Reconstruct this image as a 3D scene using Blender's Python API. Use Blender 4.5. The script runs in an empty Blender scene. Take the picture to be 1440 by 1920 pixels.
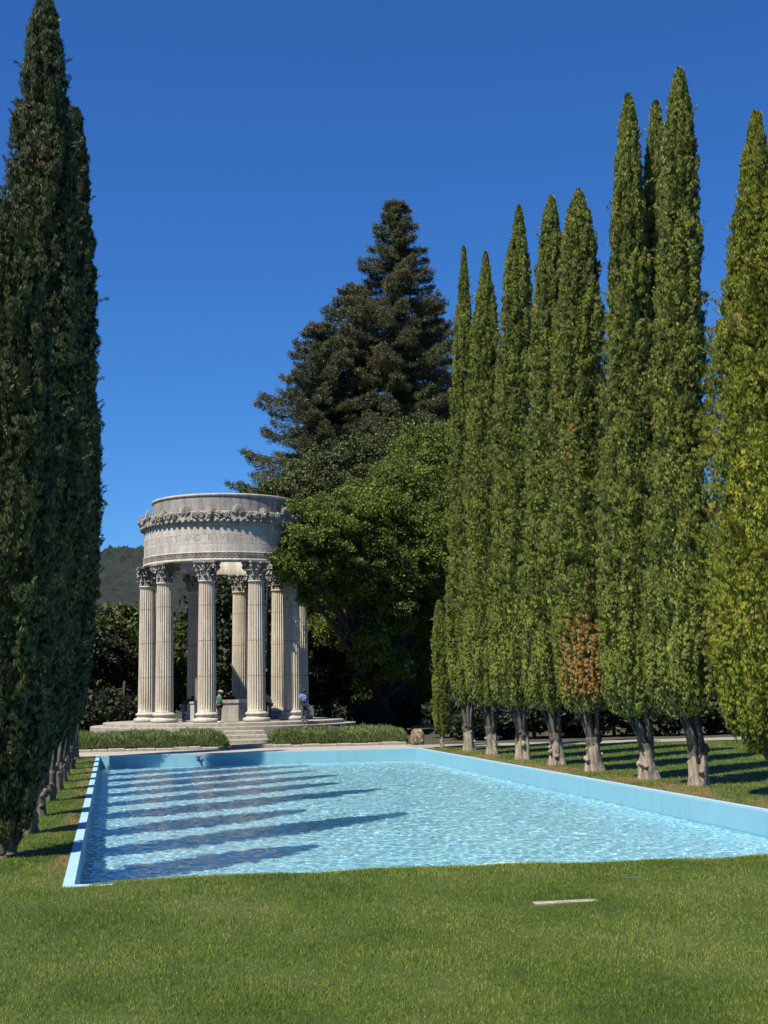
import bpy, math, random
import numpy as np
from mathutils import Vector, Matrix

PI = math.pi
rng = np.random.default_rng(7)
random.seed(7)
SC = bpy.context.scene
COL = SC.collection

# ------------------------------------------------------------------ camera
CAMH = 2.7
F, PITCH, YAW, ROLL = 2501.6, 0.13223, 0.20132, -0.01613
cy, sy, cp, sp = math.cos(YAW), math.sin(YAW), math.cos(PITCH), math.sin(PITCH)
FW = Vector((sy * cp, cy * cp, sp)); RT = Vector((cy, -sy, 0)); UP = RT.cross(FW)
R2 = RT * math.cos(ROLL) + UP * math.sin(ROLL)
U2 = -RT * math.sin(ROLL) + UP * math.cos(ROLL)
cd = bpy.data.cameras.new('camera'); cam = bpy.data.objects.new('camera', cd); COL.objects.link(cam)
m = Matrix.Identity(4)
for i in range(3):
    m[i][0] = R2[i]; m[i][1] = U2[i]; m[i][2] = -FW[i]
m[0][3], m[1][3], m[2][3] = 0, 0, CAMH
cam.matrix_world = m
cd.sensor_fit = 'VERTICAL'; cd.sensor_height = 24; cd.lens = F / 1920 * 24
cd.clip_start = 0.1; cd.clip_end = 20000
SC.camera = cam

def at(x, y, Y):
    """the world point at depth Y (metres along the pool axis) on the sight line of a photo position"""
    d = FW + R2 * ((x - 720) / F) + U2 * ((960 - y) / F)
    return Vector((0, 0, CAMH)) + d * (Y / d.y)

# ------------------------------------------------------------------ sky, sun, exposure
AZ, EL = math.radians(39.5), math.radians(56.8)
world = bpy.data.worlds.new('World'); SC.world = world; world.use_nodes = True
wn = world.node_tree.nodes; wl = world.node_tree.links
bg = wn['Background']
sky = wn.new('ShaderNodeTexSky'); sky.sky_type = 'NISHITA'; sky.sun_disc = False
sky.sun_elevation = EL; sky.sun_rotation = math.radians(231)
sky.altitude = 200; sky.air_density = 1.0; sky.dust_density = 0.3; sky.ozone_density = 3.0
hs = wn.new('ShaderNodeHueSaturation'); hs.inputs['Saturation'].default_value = 1.12
sm = wn.new('ShaderNodeMix'); sm.data_type = 'RGBA'; sm.blend_type = 'MULTIPLY'; sm.inputs[0].default_value = 1; sm.inputs[7].default_value = (.42, .84, 1.36, 1)
wl.new(sky.outputs[0], hs.inputs['Color']); wl.new(hs.outputs[0], sm.inputs[6]); wl.new(sm.outputs[2], bg.inputs[0])
bg.inputs[1].default_value = 0.052
sd = bpy.data.lights.new('sun', 'SUN'); sd.energy = 5.0; sd.angle = math.radians(0.53); sd.color = (1, 0.91, 0.75); sd.cycles.is_caustics_light = True
so = bpy.data.objects.new('sun', sd); COL.objects.link(so)
ld = Vector((math.cos(AZ) * math.cos(EL), math.sin(AZ) * math.cos(EL), -math.sin(EL)))
so.rotation_euler = ld.to_track_quat('-Z', 'Y').to_euler(); so.location = (-30, -20, 60)
SC.view_settings.view_transform = 'Standard'; SC.view_settings.look = 'None'
SC.view_settings.exposure = 0.92; SC.view_settings.gamma = 1
SC.cycles.max_bounces = 6; SC.cycles.transparent_max_bounces = 12; SC.cycles.diffuse_bounces = 3

# ------------------------------------------------------------------ helpers
def tag(o, label=None, cat=None, group=None, kind=None):
    if label: o['label'] = label
    if cat: o['category'] = cat
    if group: o['group'] = group
    if kind: o['kind'] = kind
    return o

def empty(name, loc=(0, 0, 0), rz=0, label=None, cat=None, group=None):
    o = bpy.data.objects.new(name, None); COL.objects.link(o)
    o.location = loc; o.rotation_euler = (0, 0, rz); o.empty_display_size = 0.3
    return tag(o, label, cat, group)

def link(name, me, mat=None, parent=None):
    o = bpy.data.objects.new(name, me); COL.objects.link(o)
    if mat is not None and not me.materials: me.materials.append(mat)
    if parent: o.parent = parent
    return o

def copy_tree(o, parent=None):
    c = o.copy(); COL.objects.link(c)
    if parent: c.parent = parent
    for ch in list(o.children): copy_tree(ch, c)
    return c

def npmesh(name, V, Fc, smooth=False, tint=None):
    """V (n,3); Fc (k,3) or (k,4); tint per face"""
    V = np.asarray(V, np.float32); Fc = np.asarray(Fc, np.int32)
    k, w = Fc.shape
    me = bpy.data.meshes.new(name)
    me.vertices.add(len(V)); me.vertices.foreach_set('co', V.ravel())
    me.loops.add(k * w); me.loops.foreach_set('vertex_index', Fc.ravel())
    me.polygons.add(k); me.polygons.foreach_set('loop_start', np.arange(0, k * w, w, dtype=np.int32))
    if smooth: me.polygons.foreach_set('use_smooth', np.ones(k, dtype=bool))
    if tint is not None:
        a = me.attributes.new('tint', 'FLOAT', 'FACE'); a.data.foreach_set('value', np.asarray(tint, np.float32))
    me.update(calc_edges=True)
    return me

class MB:
    """collects shapes into one mesh"""
    def __init__(s): s.v = []; s.f = []; s.sm = []
    def add(s, vs, fs, smooth=False):
        n = len(s.v); s.v += [tuple(v) for v in vs]
        s.f += [tuple(n + i for i in f) for f in fs]; s.sm += [smooth] * len(fs)
    def box(s, a, b, M=None, bev=0.0):
        x0, y0, z0 = a; x1, y1, z1 = b
        if bev:
            vs = []
            for z, i in ((z0, 0), (z1 - bev, 0), (z1, bev)):
                vs += [(x0 + i, y0 + i, z), (x1 - i, y0 + i, z), (x1 - i, y1 - i, z), (x0 + i, y1 - i, z)]
            fs = [(3, 2, 1, 0), (8, 9, 10, 11)]
            for k in (0, 4):
                for j in range(4):
                    fs.append((k + j, k + (j + 1) % 4, k + 4 + (j + 1) % 4, k + 4 + j))
        else:
            vs = [(x0, y0, z0), (x1, y0, z0), (x1, y1, z0), (x0, y1, z0), (x0, y0, z1), (x1, y0, z1), (x1, y1, z1), (x0, y1, z1)]
            fs = [(3, 2, 1, 0), (4, 5, 6, 7), (0, 1, 5, 4), (1, 2, 6, 5), (2, 3, 7, 6), (3, 0, 4, 7)]
        if M is not None: vs = [M @ Vector(v) for v in vs]
        s.add(vs, fs)
    def lathe(s, prof, n=48, smooth=True, a0=0, a1=2 * PI, closed=False, M=None, rad=None):
        """prof: list of (r, z)"""
        full = abs(a1 - a0 - 2 * PI) < 1e-6
        cols = n if full else n + 1
        vs = []
        for i in range(cols):
            a = a0 + (a1 - a0) * i / n
            for (r, z) in prof:
                rr = r if rad is None else rad(r, z, a)
                vs.append((rr * math.sin(a), -rr * math.cos(a), z))
        k = len(prof); fs = []
        for i in range(n):
            j = (i + 1) % cols
            for q in range(k if closed else k - 1):
                w = (q + 1) % k
                fs.append((i * k + q, j * k + q, j * k + w, i * k + w))
        if M is not None: vs = [M @ Vector(v) for v in vs]
        s.add(vs, fs, smooth)
    def tube(s, pts, rads, n=8, smooth=True, cap=True):
        pts = [Vector(p) for p in pts]; vs = []; fs = []
        ref = Vector((0.3, 0.2, 1)).normalized()
        for i, p in enumerate(pts):
            d = (pts[min(i + 1, len(pts) - 1)] - pts[max(i - 1, 0)]).normalized()
            rf = ref if abs(d.dot(ref)) < 0.95 else Vector((1, 0, 0))
            u = d.cross(rf).normalized(); w = d.cross(u)
            for j in range(n):
                a = 2 * PI * j / n
                vs.append(p + (u * math.cos(a) + w * math.sin(a)) * rads[i])
        for i in range(len(pts) - 1):
            for j in range(n):
                fs.append((i * n + j, i * n + (j + 1) % n, (i + 1) * n + (j + 1) % n, (i + 1) * n + j))
        if cap:
            fs.append(tuple(range(n))[::-1]); fs.append(tuple((len(pts) - 1) * n + j for j in range(n)))
        s.add(vs, fs, smooth)
    def ball(s, c, r, n=10, m_=7, sc=(1, 1, 1), M=None):
        vs = []; fs = []
        for i in range(m_ + 1):
            t = PI * i / m_
            for j in range(n):
                a = 2 * PI * j / n
                v = Vector((math.sin(t) * math.cos(a) * r * sc[0], math.sin(t) * math.sin(a) * r * sc[1], math.cos(t) * r * sc[2]))
                if M is not None: v = M @ v
                vs.append(v + Vector(c))
        for i in range(m_):
            for j in range(n):
                fs.append((i * n + j, (i + 1) * n + j, (i + 1) * n + (j + 1) % n, i * n + (j + 1) % n))
        s.add(vs, fs, True)
    def mesh(s, name):
        me = bpy.data.meshes.new(name); me.from_pydata(s.v, [], s.f)
        me.polygons.foreach_set('use_smooth', s.sm); me.validate(); me.update()
        return me
    def build(s, name, mat, parent=None):
        return link(name, s.mesh(name), mat, parent)

def cat_meshes(parts):
    """join numpy (V,F,tint) parts"""
    V = []; Fq = []; T = []; n = 0
    for v, f, t in parts:
        V.append(v); Fq.append(f + n); T.append(t); n += len(v)
    return np.concatenate(V), np.concatenate(Fq), np.concatenate(T)

def unit(a):
    return a / (np.linalg.norm(a, axis=1, keepdims=True) + 1e-9)

def leaves(P, D, S, L, W, tint):
    """diamond leaves: base P, direction D, side S"""
    L = np.broadcast_to(np.asarray(L, float), (len(P),))[:, None]; W = np.broadcast_to(np.asarray(W, float), (len(P),))[:, None]
    a = P; b = P + D * L * .45 + S * W * .5; c = P + D * L; d = P + D * L * .45 - S * W * .5
    V = np.stack([a, b, c, d], 1).reshape(-1, 3)
    Fq = np.arange(len(P) * 4).reshape(-1, 4)
    return V, Fq, tint

# ------------------------------------------------------------------ materials
def mat(name):
    m_ = bpy.data.materials.new(name); m_.use_nodes = True
    nt = m_.node_tree; b = nt.nodes['Principled BSDF']
    return m_, nt, b

def N(nt, typ, **kw):
    n = nt.nodes.new('ShaderNode' + typ)
    for k, v in kw.items():
        if hasattr(n, k): setattr(n, k, v)
    return n

def noise(nt, scale, detail=4, rough=.6, vec=None, sc=None):
    n = N(nt, 'TexNoise'); n.inputs['Scale'].default_value = scale; n.inputs['Detail'].default_value = detail; n.inputs['Roughness'].default_value = rough
    if vec is None:
        tc = N(nt, 'TexCoord'); vec = tc.outputs['Object']
    if sc:
        mp = N(nt, 'Mapping'); mp.inputs['Scale'].default_value = sc; nt.links.new(vec, mp.inputs[0]); vec = mp.outputs[0]
    nt.links.new(vec, n.inputs['Vector'])
    return n.outputs['Fac']

def ramp(nt, fac, stops):
    r = N(nt, 'ValToRGB'); e = r.color_ramp.elements
    while len(e) < len(stops): e.new(0.5)
    for i, (p, c) in enumerate(stops):
        e[i].position = p; e[i].color = (*c, 1)
    nt.links.new(fac, r.inputs[0]); return r.outputs[0]

def mix(nt, fac, a, b, mode='MIX'):
    n = N(nt, 'Mix', data_type='RGBA', blend_type=mode)
    for s, v in ((n.inputs[0], fac), (n.inputs[6], a), (n.inputs[7], b)):
        if isinstance(v, (int, float)): s.default_value = v
        elif isinstance(v, tuple): s.default_value = (*v, 1)
        else: nt.links.new(v, s)
    return n.outputs[2]

def bump(nt, b, h, strength=.5, dist=.02):
    n = N(nt, 'Bump'); n.inputs['Strength'].default_value = strength; n.inputs['Distance'].default_value = dist
    nt.links.new(h, n.inputs['Height']); nt.links.new(n.outputs[0], b.inputs['Normal']); return n

def foliage(name, dark, light, odd=None, rough=.6, trans=.25, patch=None):
    """leaf colour varies leaf by leaf and in broad patches; the mesh's 'tint' (a leaf's own hue) turns it to the odd colour"""
    m_, nt, b = mat(name)
    geo = N(nt, 'NewGeometry')
    n = noise(nt, .9, 3)
    f1 = N(nt, 'Math', operation='ADD'); nt.links.new(n, f1.inputs[0])
    mu = N(nt, 'Math', operation='MULTIPLY_ADD'); nt.links.new(geo.outputs['Random Per Island'], mu.inputs[0]); mu.inputs[1].default_value = .7; mu.inputs[2].default_value = -.35
    nt.links.new(mu.outputs[0], f1.inputs[1])
    f2 = N(nt, 'Math', operation='MULTIPLY_ADD'); nt.links.new(noise(nt, 4.5, 2), f2.inputs[0]); f2.inputs[1].default_value = .9; f2.inputs[2].default_value = -.45
    f3 = N(nt, 'Math', operation='ADD'); nt.links.new(f1.outputs[0], f3.inputs[0]); nt.links.new(f2.outputs[0], f3.inputs[1])
    c = ramp(nt, f3.outputs[0], [(.22, dark), (.85, light)])
    if odd:
        at_ = N(nt, 'Attribute'); at_.attribute_name = 'tint'
        c = mix(nt, at_.outputs['Fac'], c, odd)
    nt.links.new(c, b.inputs['Base Color'])
    b.inputs['Roughness'].default_value = rough; b.inputs['Specular IOR Level'].default_value = .4
    tr = N(nt, 'BsdfTranslucent'); nt.links.new(c, tr.inputs[0])
    ms = N(nt, 'MixShader'); ms.inputs[0].default_value = trans
    nt.links.new(b.outputs[0], ms.inputs[1]); nt.links.new(tr.outputs[0], ms.inputs[2])
    nt.links.new(ms.outputs[0], nt.nodes['Material Output'].inputs[0])
    return m_

def plain(name, col, rough=.7, var=.25, scale=8):
    m_, nt, b = mat(name)
    n = noise(nt, scale, 4)
    c = ramp(nt, n, [(.3, tuple(x * (1 - var) for x in col)), (.7, tuple(min(1, x * (1 + var)) for x in col))])
    nt.links.new(c, b.inputs['Base Color']); b.inputs['Roughness'].default_value = rough
    return m_

def stone(name, base, stain, joints=None, scale=1.5, rough=.85):
    m_, nt, b = mat(name)
    n1 = noise(nt, scale, 6, .65); n2 = noise(nt, scale * 9, 5, .6)
    n3 = noise(nt, 1.6, 5, .6, sc=(2.2, 2.2, .35))
    c = ramp(nt, n1, [(.25, tuple(x * .82 for x in base)), (.7, base)])
    c = mix(nt, ramp(nt, n3, [(.42, (0, 0, 0)), (.66, (.85, .85, .85))]), c, stain)
    c = mix(nt, ramp(nt, n2, [(.35, (.5, .5, .5)), (.6, (0, 0, 0))]), c, tuple(x * .8 for x in stain))
    nt.links.new(c, b.inputs['Base Color']); b.inputs['Roughness'].default_value = rough
    bump(nt, b, n2, .5, .02)
    return m_, nt, b, c

M = {}
# grass
def grass_mat(name, blade):
    m_, nt, b = mat(name)
    tc = N(nt, 'TexCoord')
    n1 = noise(nt, .55, 4, .6, tc.outputs['Object'], (1, .6, 1)); n2 = noise(nt, 5, 4, .7, tc.outputs['Object'], (1, 1, 1))
    n3 = noise(nt, .9, 4, .65, tc.outputs['Object'], (.9, .35, 1))
    s1 = N(nt, 'Math', operation='MULTIPLY_ADD'); s1.inputs[1].default_value = .45; nt.links.new(n2, s1.inputs[0]); nt.links.new(n1, s1.inputs[2])
    fac = s1.outputs[0]
    if blade:
        geo = N(nt, 'NewGeometry')
        s2 = N(nt, 'Math', operation='MULTIPLY_ADD'); s2.inputs[1].default_value = .54; nt.links.new(geo.outputs['Random Per Island'], s2.inputs[0]); nt.links.new(fac, s2.inputs[2])
        s3 = N(nt, 'Math', operation='ADD'); s3.inputs[1].default_value = -.27; nt.links.new(s2.outputs[0], s3.inputs[0]); fac = s3.outputs[0]
    c = ramp(nt, fac, [(.30, (.040, .072, .005)), (.50, (.105, .160, .012)), (.70, (.195, .262, .024)), (.88, (.27, .33, .048)), (1.0, (.37, .40, .11))] if blade else [(.42, (.034, .068, .010)), (.70, (.062, .108, .018)), (.95, (.10, .13, .035))])
    # dry strip beside the right and left copings
    sx = N(nt, 'SeparateXYZ'); nt.links.new(tc.outputs['Object'], sx.inputs[0])
    def band(x0, x1, soft):
        a = N(nt, 'MapRange', interpolation_type='SMOOTHSTEP'); a.inputs[1].default_value = x0 - soft; a.inputs[2].default_value = x0; nt.links.new(sx.outputs[0], a.inputs[0])
        d = N(nt, 'MapRange', interpolation_type='SMOOTHSTEP'); d.inputs[1].default_value = x1; d.inputs[2].default_value = x1 + soft; d.inputs[3].default_value = 1; d.inputs[4].default_value = 0; nt.links.new(sx.outputs[0], d.inputs[0])
        q = N(nt, 'Math', operation='MULTIPLY'); nt.links.new(a.outputs[0], q.inputs[0]); nt.links.new(d.outputs[0], q.inputs[1]); return q.outputs[0]
    r = band(13.8, 15.0, .6); l = band(-.85, -.6, .25)
    ad = N(nt, 'Math', operation='MAXIMUM'); nt.links.new(r, ad.inputs[0]); nt.links.new(l, ad.inputs[1])
    f3 = N(nt, 'MapRange', interpolation_type='SMOOTHSTEP'); f3.inputs[1].default_value = .42; f3.inputs[2].default_value = .58; nt.links.new(n3, f3.inputs[0])
    mm = N(nt, 'Math', operation='MULTIPLY'); nt.links.new(ad.outputs[0], mm.inputs[0]); nt.links.new(f3.outputs[0], mm.inputs[1])
    m2 = N(nt, 'Math', operation='MULTIPLY'); m2.inputs[1].default_value = .8; nt.links.new(mm.outputs[0], m2.inputs[0])
    gy = N(nt, 'MapRange'); gy.inputs[1].default_value = 21; gy.inputs[2].default_value = 23; nt.links.new(sx.outputs[1], gy.inputs[0])
    m3 = N(nt, 'Math', operation='MULTIPLY'); nt.links.new(m2.outputs[0], m3.inputs[0]); nt.links.new(gy.outputs[0], m3.inputs[1])
    c = mix(nt, m3.outputs[0], c, (.27, .19, .085))
    nt.links.new(c, b.inputs['Base Color']); b.inputs['Roughness'].default_value = .55; b.inputs['Specular IOR Level'].default_value = .2
    if blade:
        tr = N(nt, 'BsdfTranslucent'); nt.links.new(c, tr.inputs[0]); ms = N(nt, 'MixShader'); ms.inputs[0].default_value = .3
        nt.links.new(b.outputs[0], ms.inputs[1]); nt.links.new(tr.outputs[0], ms.inputs[2]); nt.links.new(ms.outputs[0], nt.nodes['Material Output'].inputs[0])
    else:
        bump(nt, b, noise(nt, 60, 3, .7), .8, .03)
    return m_
M['turf'] = grass_mat('turf', False); M['blade'] = grass_mat('grass_blade', True)
# forest floor
M['soil'], nt, b = mat('forest_floor')
c = ramp(nt, noise(nt, .6, 6, .7), [(.3, (.03, .035, .016)), (.6, (.06, .055, .03)), (.8, (.10, .08, .05))]); nt.links.new(c, b.inputs['Base Color']); b.inputs['Roughness'].default_value = .95
bump(nt, b, noise(nt, 8, 5), .8, .05)
# hill: chaparral green, greyed by distance haze put into the colour
M['hill'], nt, b = mat('hill_chaparral_hazed')
c = ramp(nt, noise(nt, .11, 10, .78), [(.38, (.006, .016, .012)), (.52, (.015, .030, .020)), (.62, (.030, .042, .032)), (.76, (.10, .10, .085))]); nt.links.new(c, b.inputs['Base Color']); b.inputs['Roughness'].default_value = 1
bump(nt, b, noise(nt, .08, 8, .75), 1, 8)
# concrete path, pool paint, coping
M['concrete'], nt, b, _ = stone('concrete', (.52, .48, .43), (.34, .31, .28), scale=.8)
M['paint'], nt, b = mat('pool_paint')
c = ramp(nt, noise(nt, .7, 6, .65), [(.3, (.23, .53, .69)), (.7, (.27, .58, .74))])
c = mix(nt, ramp(nt, noise(nt, 14, 4, .6), [(.55, (0, 0, 0)), (.8, (.35, .35, .35))]), c, (.38, .68, .74)); c = mix(nt, ramp(nt, noise(nt, 1, 5, .65, sc=(3, 3, .5)), [(.50, (0, 0, 0)), (.75, (.55, .55, .55))]), c, (.20, .42, .50)); nt.links.new(c, b.inputs['Base Color']); b.inputs['Roughness'].default_value = .6
bump(nt, b, noise(nt, 30, 4), .25, .01)
M['floor_paint'], nt, b = mat('pool_floor_paint')
c = ramp(nt, noise(nt, .5, 6, .65), [(.3, (.37, .72, .87)), (.7, (.45, .79, .93))]); nt.links.new(c, b.inputs['Base Color']); b.inputs['Roughness'].default_value = .7
M['coping'], nt, b = mat('coping_paint')
tc = N(nt, 'TexCoord')
br = N(nt, 'TexBrick'); br.offset = 0; br.inputs['Scale'].default_value = 1; br.inputs['Brick Width'].default_value = 50; br.inputs['Row Height'].default_value = 1.1; br.inputs['Mortar Size'].default_value = .008
nt.links.new(tc.outputs['Object'], br.inputs['Vector'])
c = ramp(nt, noise(nt, 3, 5, .65), [(.3, (.34, .57, .74)), (.7, (.42, .65, .80))])
c = mix(nt, br.outputs['Fac'], c, (.2, .36, .45)); nt.links.new(c, b.inputs['Base Color']); b.inputs['Roughness'].default_value = .55
# water: clear, mirror-like by Fresnel over small waves
M['water'], nt, b = mat('pool_water'); nt.nodes.remove(b)
gl = N(nt, 'BsdfGlass'); gl.inputs['IOR'].default_value = 1.33; gl.inputs['Roughness'].default_value = 0; gl.inputs['Color'].default_value = (.96, .99, 1, 1)
nt.links.new(gl.outputs[0], nt.nodes['Material Output'].inputs[0])
M['foam'] = plain('foam', (.50, .66, .72), .5, .35, 25)
# temple stone
LIME = (.68, .64, .56); STAIN = (.38, .355, .31)
M['stone'], nt, b, c = stone('temple_stone', LIME, STAIN)
M['ornament'], _, _, _ = stone('ornament_stone', (.52, .49, .44), (.10, .098, .09), scale=3)
M['step'], _, _, _ = stone('step_stone', (.50, .46, .40), (.27, .25, .22), scale=1.2)
M['letter'] = plain('cut_letter_stone', (.35, .325, .29), .95, .2)
# ashlar drum: courses and joints follow the ring
M['ashlar'], nt, b, c = stone('ashlar_stone', (.68, .64, .58), (.36, .345, .32), scale=1.1)
tc = N(nt, 'TexCoord'); sx = N(nt, 'SeparateXYZ'); nt.links.new(tc.outputs['Object'], sx.inputs[0])
an = N(nt, 'Math', operation='ARCTAN2'); nt.links.new(sx.outputs[0], an.inputs[0]); nt.links.new(sx.outputs[1], an.inputs[1])
am = N(nt, 'Math', operation='MULTIPLY'); am.inputs[1].default_value = 4.66; nt.links.new(an.outputs[0], am.inputs[0])
zz = N(nt, 'Math', operation='ADD'); zz.inputs[1].default_value = -10.36 + .04; nt.links.new(sx.outputs[2], zz.inputs[0])
cx_ = N(nt, 'CombineXYZ'); nt.links.new(am.outputs[0], cx_.inputs[0]); nt.links.new(zz.outputs[0], cx_.inputs[1])
br = N(nt, 'TexBrick'); br.inputs['Scale'].default_value = 1; br.inputs['Brick Width'].default_value = 1.22; br.inputs['Row Height'].default_value = .5; br.inputs['Mortar Size'].default_value = .016
br.inputs['Color1'].default_value = (0, 0, 0, 1); br.inputs['Color2'].default_value = (1, 1, 1, 1); br.inputs['Mortar'].default_value = (.5, .5, .5, 1)
nt.links.new(cx_.outputs[0], br.inputs['Vector'])
c2 = mix(nt, .16, c, br.outputs['Color'], 'OVERLAY'); c2 = mix(nt, br.outputs['Fac'], c2, (.36, .33, .29)); nt.links.new(c2, b.inputs['Base Color'])
# weathered attic
M['attic'], nt, b, c = stone('attic_stone', (.42, .40, .375), (.17, .165, .16), scale=1.4)
tc = N(nt, 'TexCoord'); sx = N(nt, 'SeparateXYZ'); nt.links.new(tc.outputs['Object'], sx.inputs[0])
an = N(nt, 'Math', operation='ARCTAN2'); nt.links.new(sx.outputs[0], an.inputs[0]); nt.links.new(sx.outputs[1], an.inputs[1])
am = N(nt, 'Math', operation='MULTIPLY'); am.inputs[1].default_value = 4.15; nt.links.new(an.outputs[0], am.inputs[0])
cx_ = N(nt, 'CombineXYZ'); nt.links.new(am.outputs[0], cx_.inputs[0]); nt.links.new(sx.outputs[2], cx_.inputs[1])
br = N(nt, 'TexBrick'); br.offset = 0; br.inputs['Scale'].default_value = 1; br.inputs['Brick Width'].default_value = 1.04; br.inputs['Row Height'].default_value = 30; br.inputs['Mortar Size'].default_value = .014
nt.links.new(cx_.outputs[0], br.inputs['Vector'])
c2 = mix(nt, br.outputs['Fac'], c, (.12, .11, .10)); nt.links.new(c2, b.inputs['Base Color'])
# column shaft: drum joints and pale flutes
M['shaft'], nt, b, c = stone('shaft_stone', (.80, .74, .63), (.50, .44, .35), scale=1.3)
tc = N(nt, 'TexCoord'); sx = N(nt, 'SeparateXYZ'); nt.links.new(tc.outputs['Object'], sx.inputs[0])
br = N(nt, 'TexBrick'); br.offset = 0; br.inputs['Scale'].default_value = 1; br.inputs['Brick Width'].default_value = 90; br.inputs['Row Height'].default_value = 1.93; br.inputs['Mortar Size'].default_value = .02
mp = N(nt, 'Mapping'); mp.inputs['Rotation'].default_value = (PI / 2, 0, 0); mp.inputs['Location'].default_value = (45.1, -.42, 0); nt.links.new(tc.outputs['Object'], mp.inputs[0])
cz = N(nt, 'CombineXYZ'); cz.inputs[0].default_value = 20; nt.links.new(sx.outputs[2], cz.inputs[1]); nt.links.new(cz.outputs[0], br.inputs['Vector'])
c2 = mix(nt, br.outputs['Fac'], c, (.30, .27, .22)); nt.links.new(c2, b.inputs['Base Color'])
# bark
def bark(name, a, b_, sc=(9, 9, 1.1)):
    m_, nt, b = mat(name)
    n = noise(nt, 1, 6, .65, sc=sc); c = ramp(nt, n, [(.36, a), (.58, b_)]); nt.links.new(c, b.inputs['Base Color']); b.inputs['Roughness'].default_value = .95
    bump(nt, b, n, 1, .06); return m_
M['bark'] = bark('cypress_bark', (.095, .08, .065), (.36, .32, .27))
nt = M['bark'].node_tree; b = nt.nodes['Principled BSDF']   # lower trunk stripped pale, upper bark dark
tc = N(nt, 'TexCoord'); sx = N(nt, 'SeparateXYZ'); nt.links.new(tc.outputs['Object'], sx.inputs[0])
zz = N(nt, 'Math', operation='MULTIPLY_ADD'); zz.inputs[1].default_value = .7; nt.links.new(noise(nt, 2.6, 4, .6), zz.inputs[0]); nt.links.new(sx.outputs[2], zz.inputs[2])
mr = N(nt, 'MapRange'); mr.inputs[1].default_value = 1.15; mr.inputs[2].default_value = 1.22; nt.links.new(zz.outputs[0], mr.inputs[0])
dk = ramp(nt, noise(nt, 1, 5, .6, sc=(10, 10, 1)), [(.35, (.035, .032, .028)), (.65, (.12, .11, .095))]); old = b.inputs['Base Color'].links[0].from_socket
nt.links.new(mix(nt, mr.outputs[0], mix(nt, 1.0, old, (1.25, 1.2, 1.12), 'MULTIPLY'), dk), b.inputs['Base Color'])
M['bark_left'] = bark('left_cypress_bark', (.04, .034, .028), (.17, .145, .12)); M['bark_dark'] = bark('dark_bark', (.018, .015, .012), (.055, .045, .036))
M['cyp'] = foliage('cypress_leaf', (.048, .074, .014), (.43, .485, .085), odd=(.50, .40, .13), trans=.10)
M['cyp_brown'] = foliage('cypress_leaf_rusty', (.048, .074, .014), (.43, .485, .085), odd=(.54, .29, .09), trans=.10)
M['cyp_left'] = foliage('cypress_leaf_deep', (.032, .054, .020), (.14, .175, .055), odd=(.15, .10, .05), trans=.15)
M['cyp_yel'] = foliage('cypress_leaf_yellowish', (.095, .130, .012), (.48, .50, .05), odd=(.52, .38, .12), trans=.2)
M['redwood'] = foliage('redwood_needle', (.070, .092, .050), (.24, .27, .14), odd=(.26, .21, .11), trans=.3)
M['oak'] = foliage('oak_leaf', (.030, .058, .008), (.25, .34, .034), trans=.3)
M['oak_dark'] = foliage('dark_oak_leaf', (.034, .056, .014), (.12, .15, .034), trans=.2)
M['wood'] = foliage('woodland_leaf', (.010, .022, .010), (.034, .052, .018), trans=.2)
M['hedge'] = foliage('hedge_leaf', (.11, .17, .045), (.34, .42, .16), trans=.25)

# ------------------------------------------------------------------ setting: ground, lawn, pool, path, hill
PX0, PX1, PYF = -0.66, 13.85, 60.7
def pyn(x): return 19.85 - 0.075 * (x - PX0)          # near edge runs slightly askew
PN0, PN1 = pyn(PX0), pyn(PX1)
WZ = -0.52; FZ = -0.88
def ring_sheet(name, X0, X1, Y0, Y1, z, mt):
    mb = MB()
    P = [(PX0, PN0), (PX1, PN1), (PX1, PYF), (PX0, PYF)]; Q = [(X0, Y0), (X1, Y0), (X1, Y1), (X0, Y1)]
    vs = [(x, y, z) for x, y in P + Q]
    mb.add(vs, [(4 + i, 4 + (i + 1) % 4, (i + 1) % 4, i) for i in range(4)])
    return tag(mb.build(name, mt), kind='structure')
ring_sheet('ground', -6000, 6000, -3000, 9000, -0.035, M['soil'])

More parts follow.
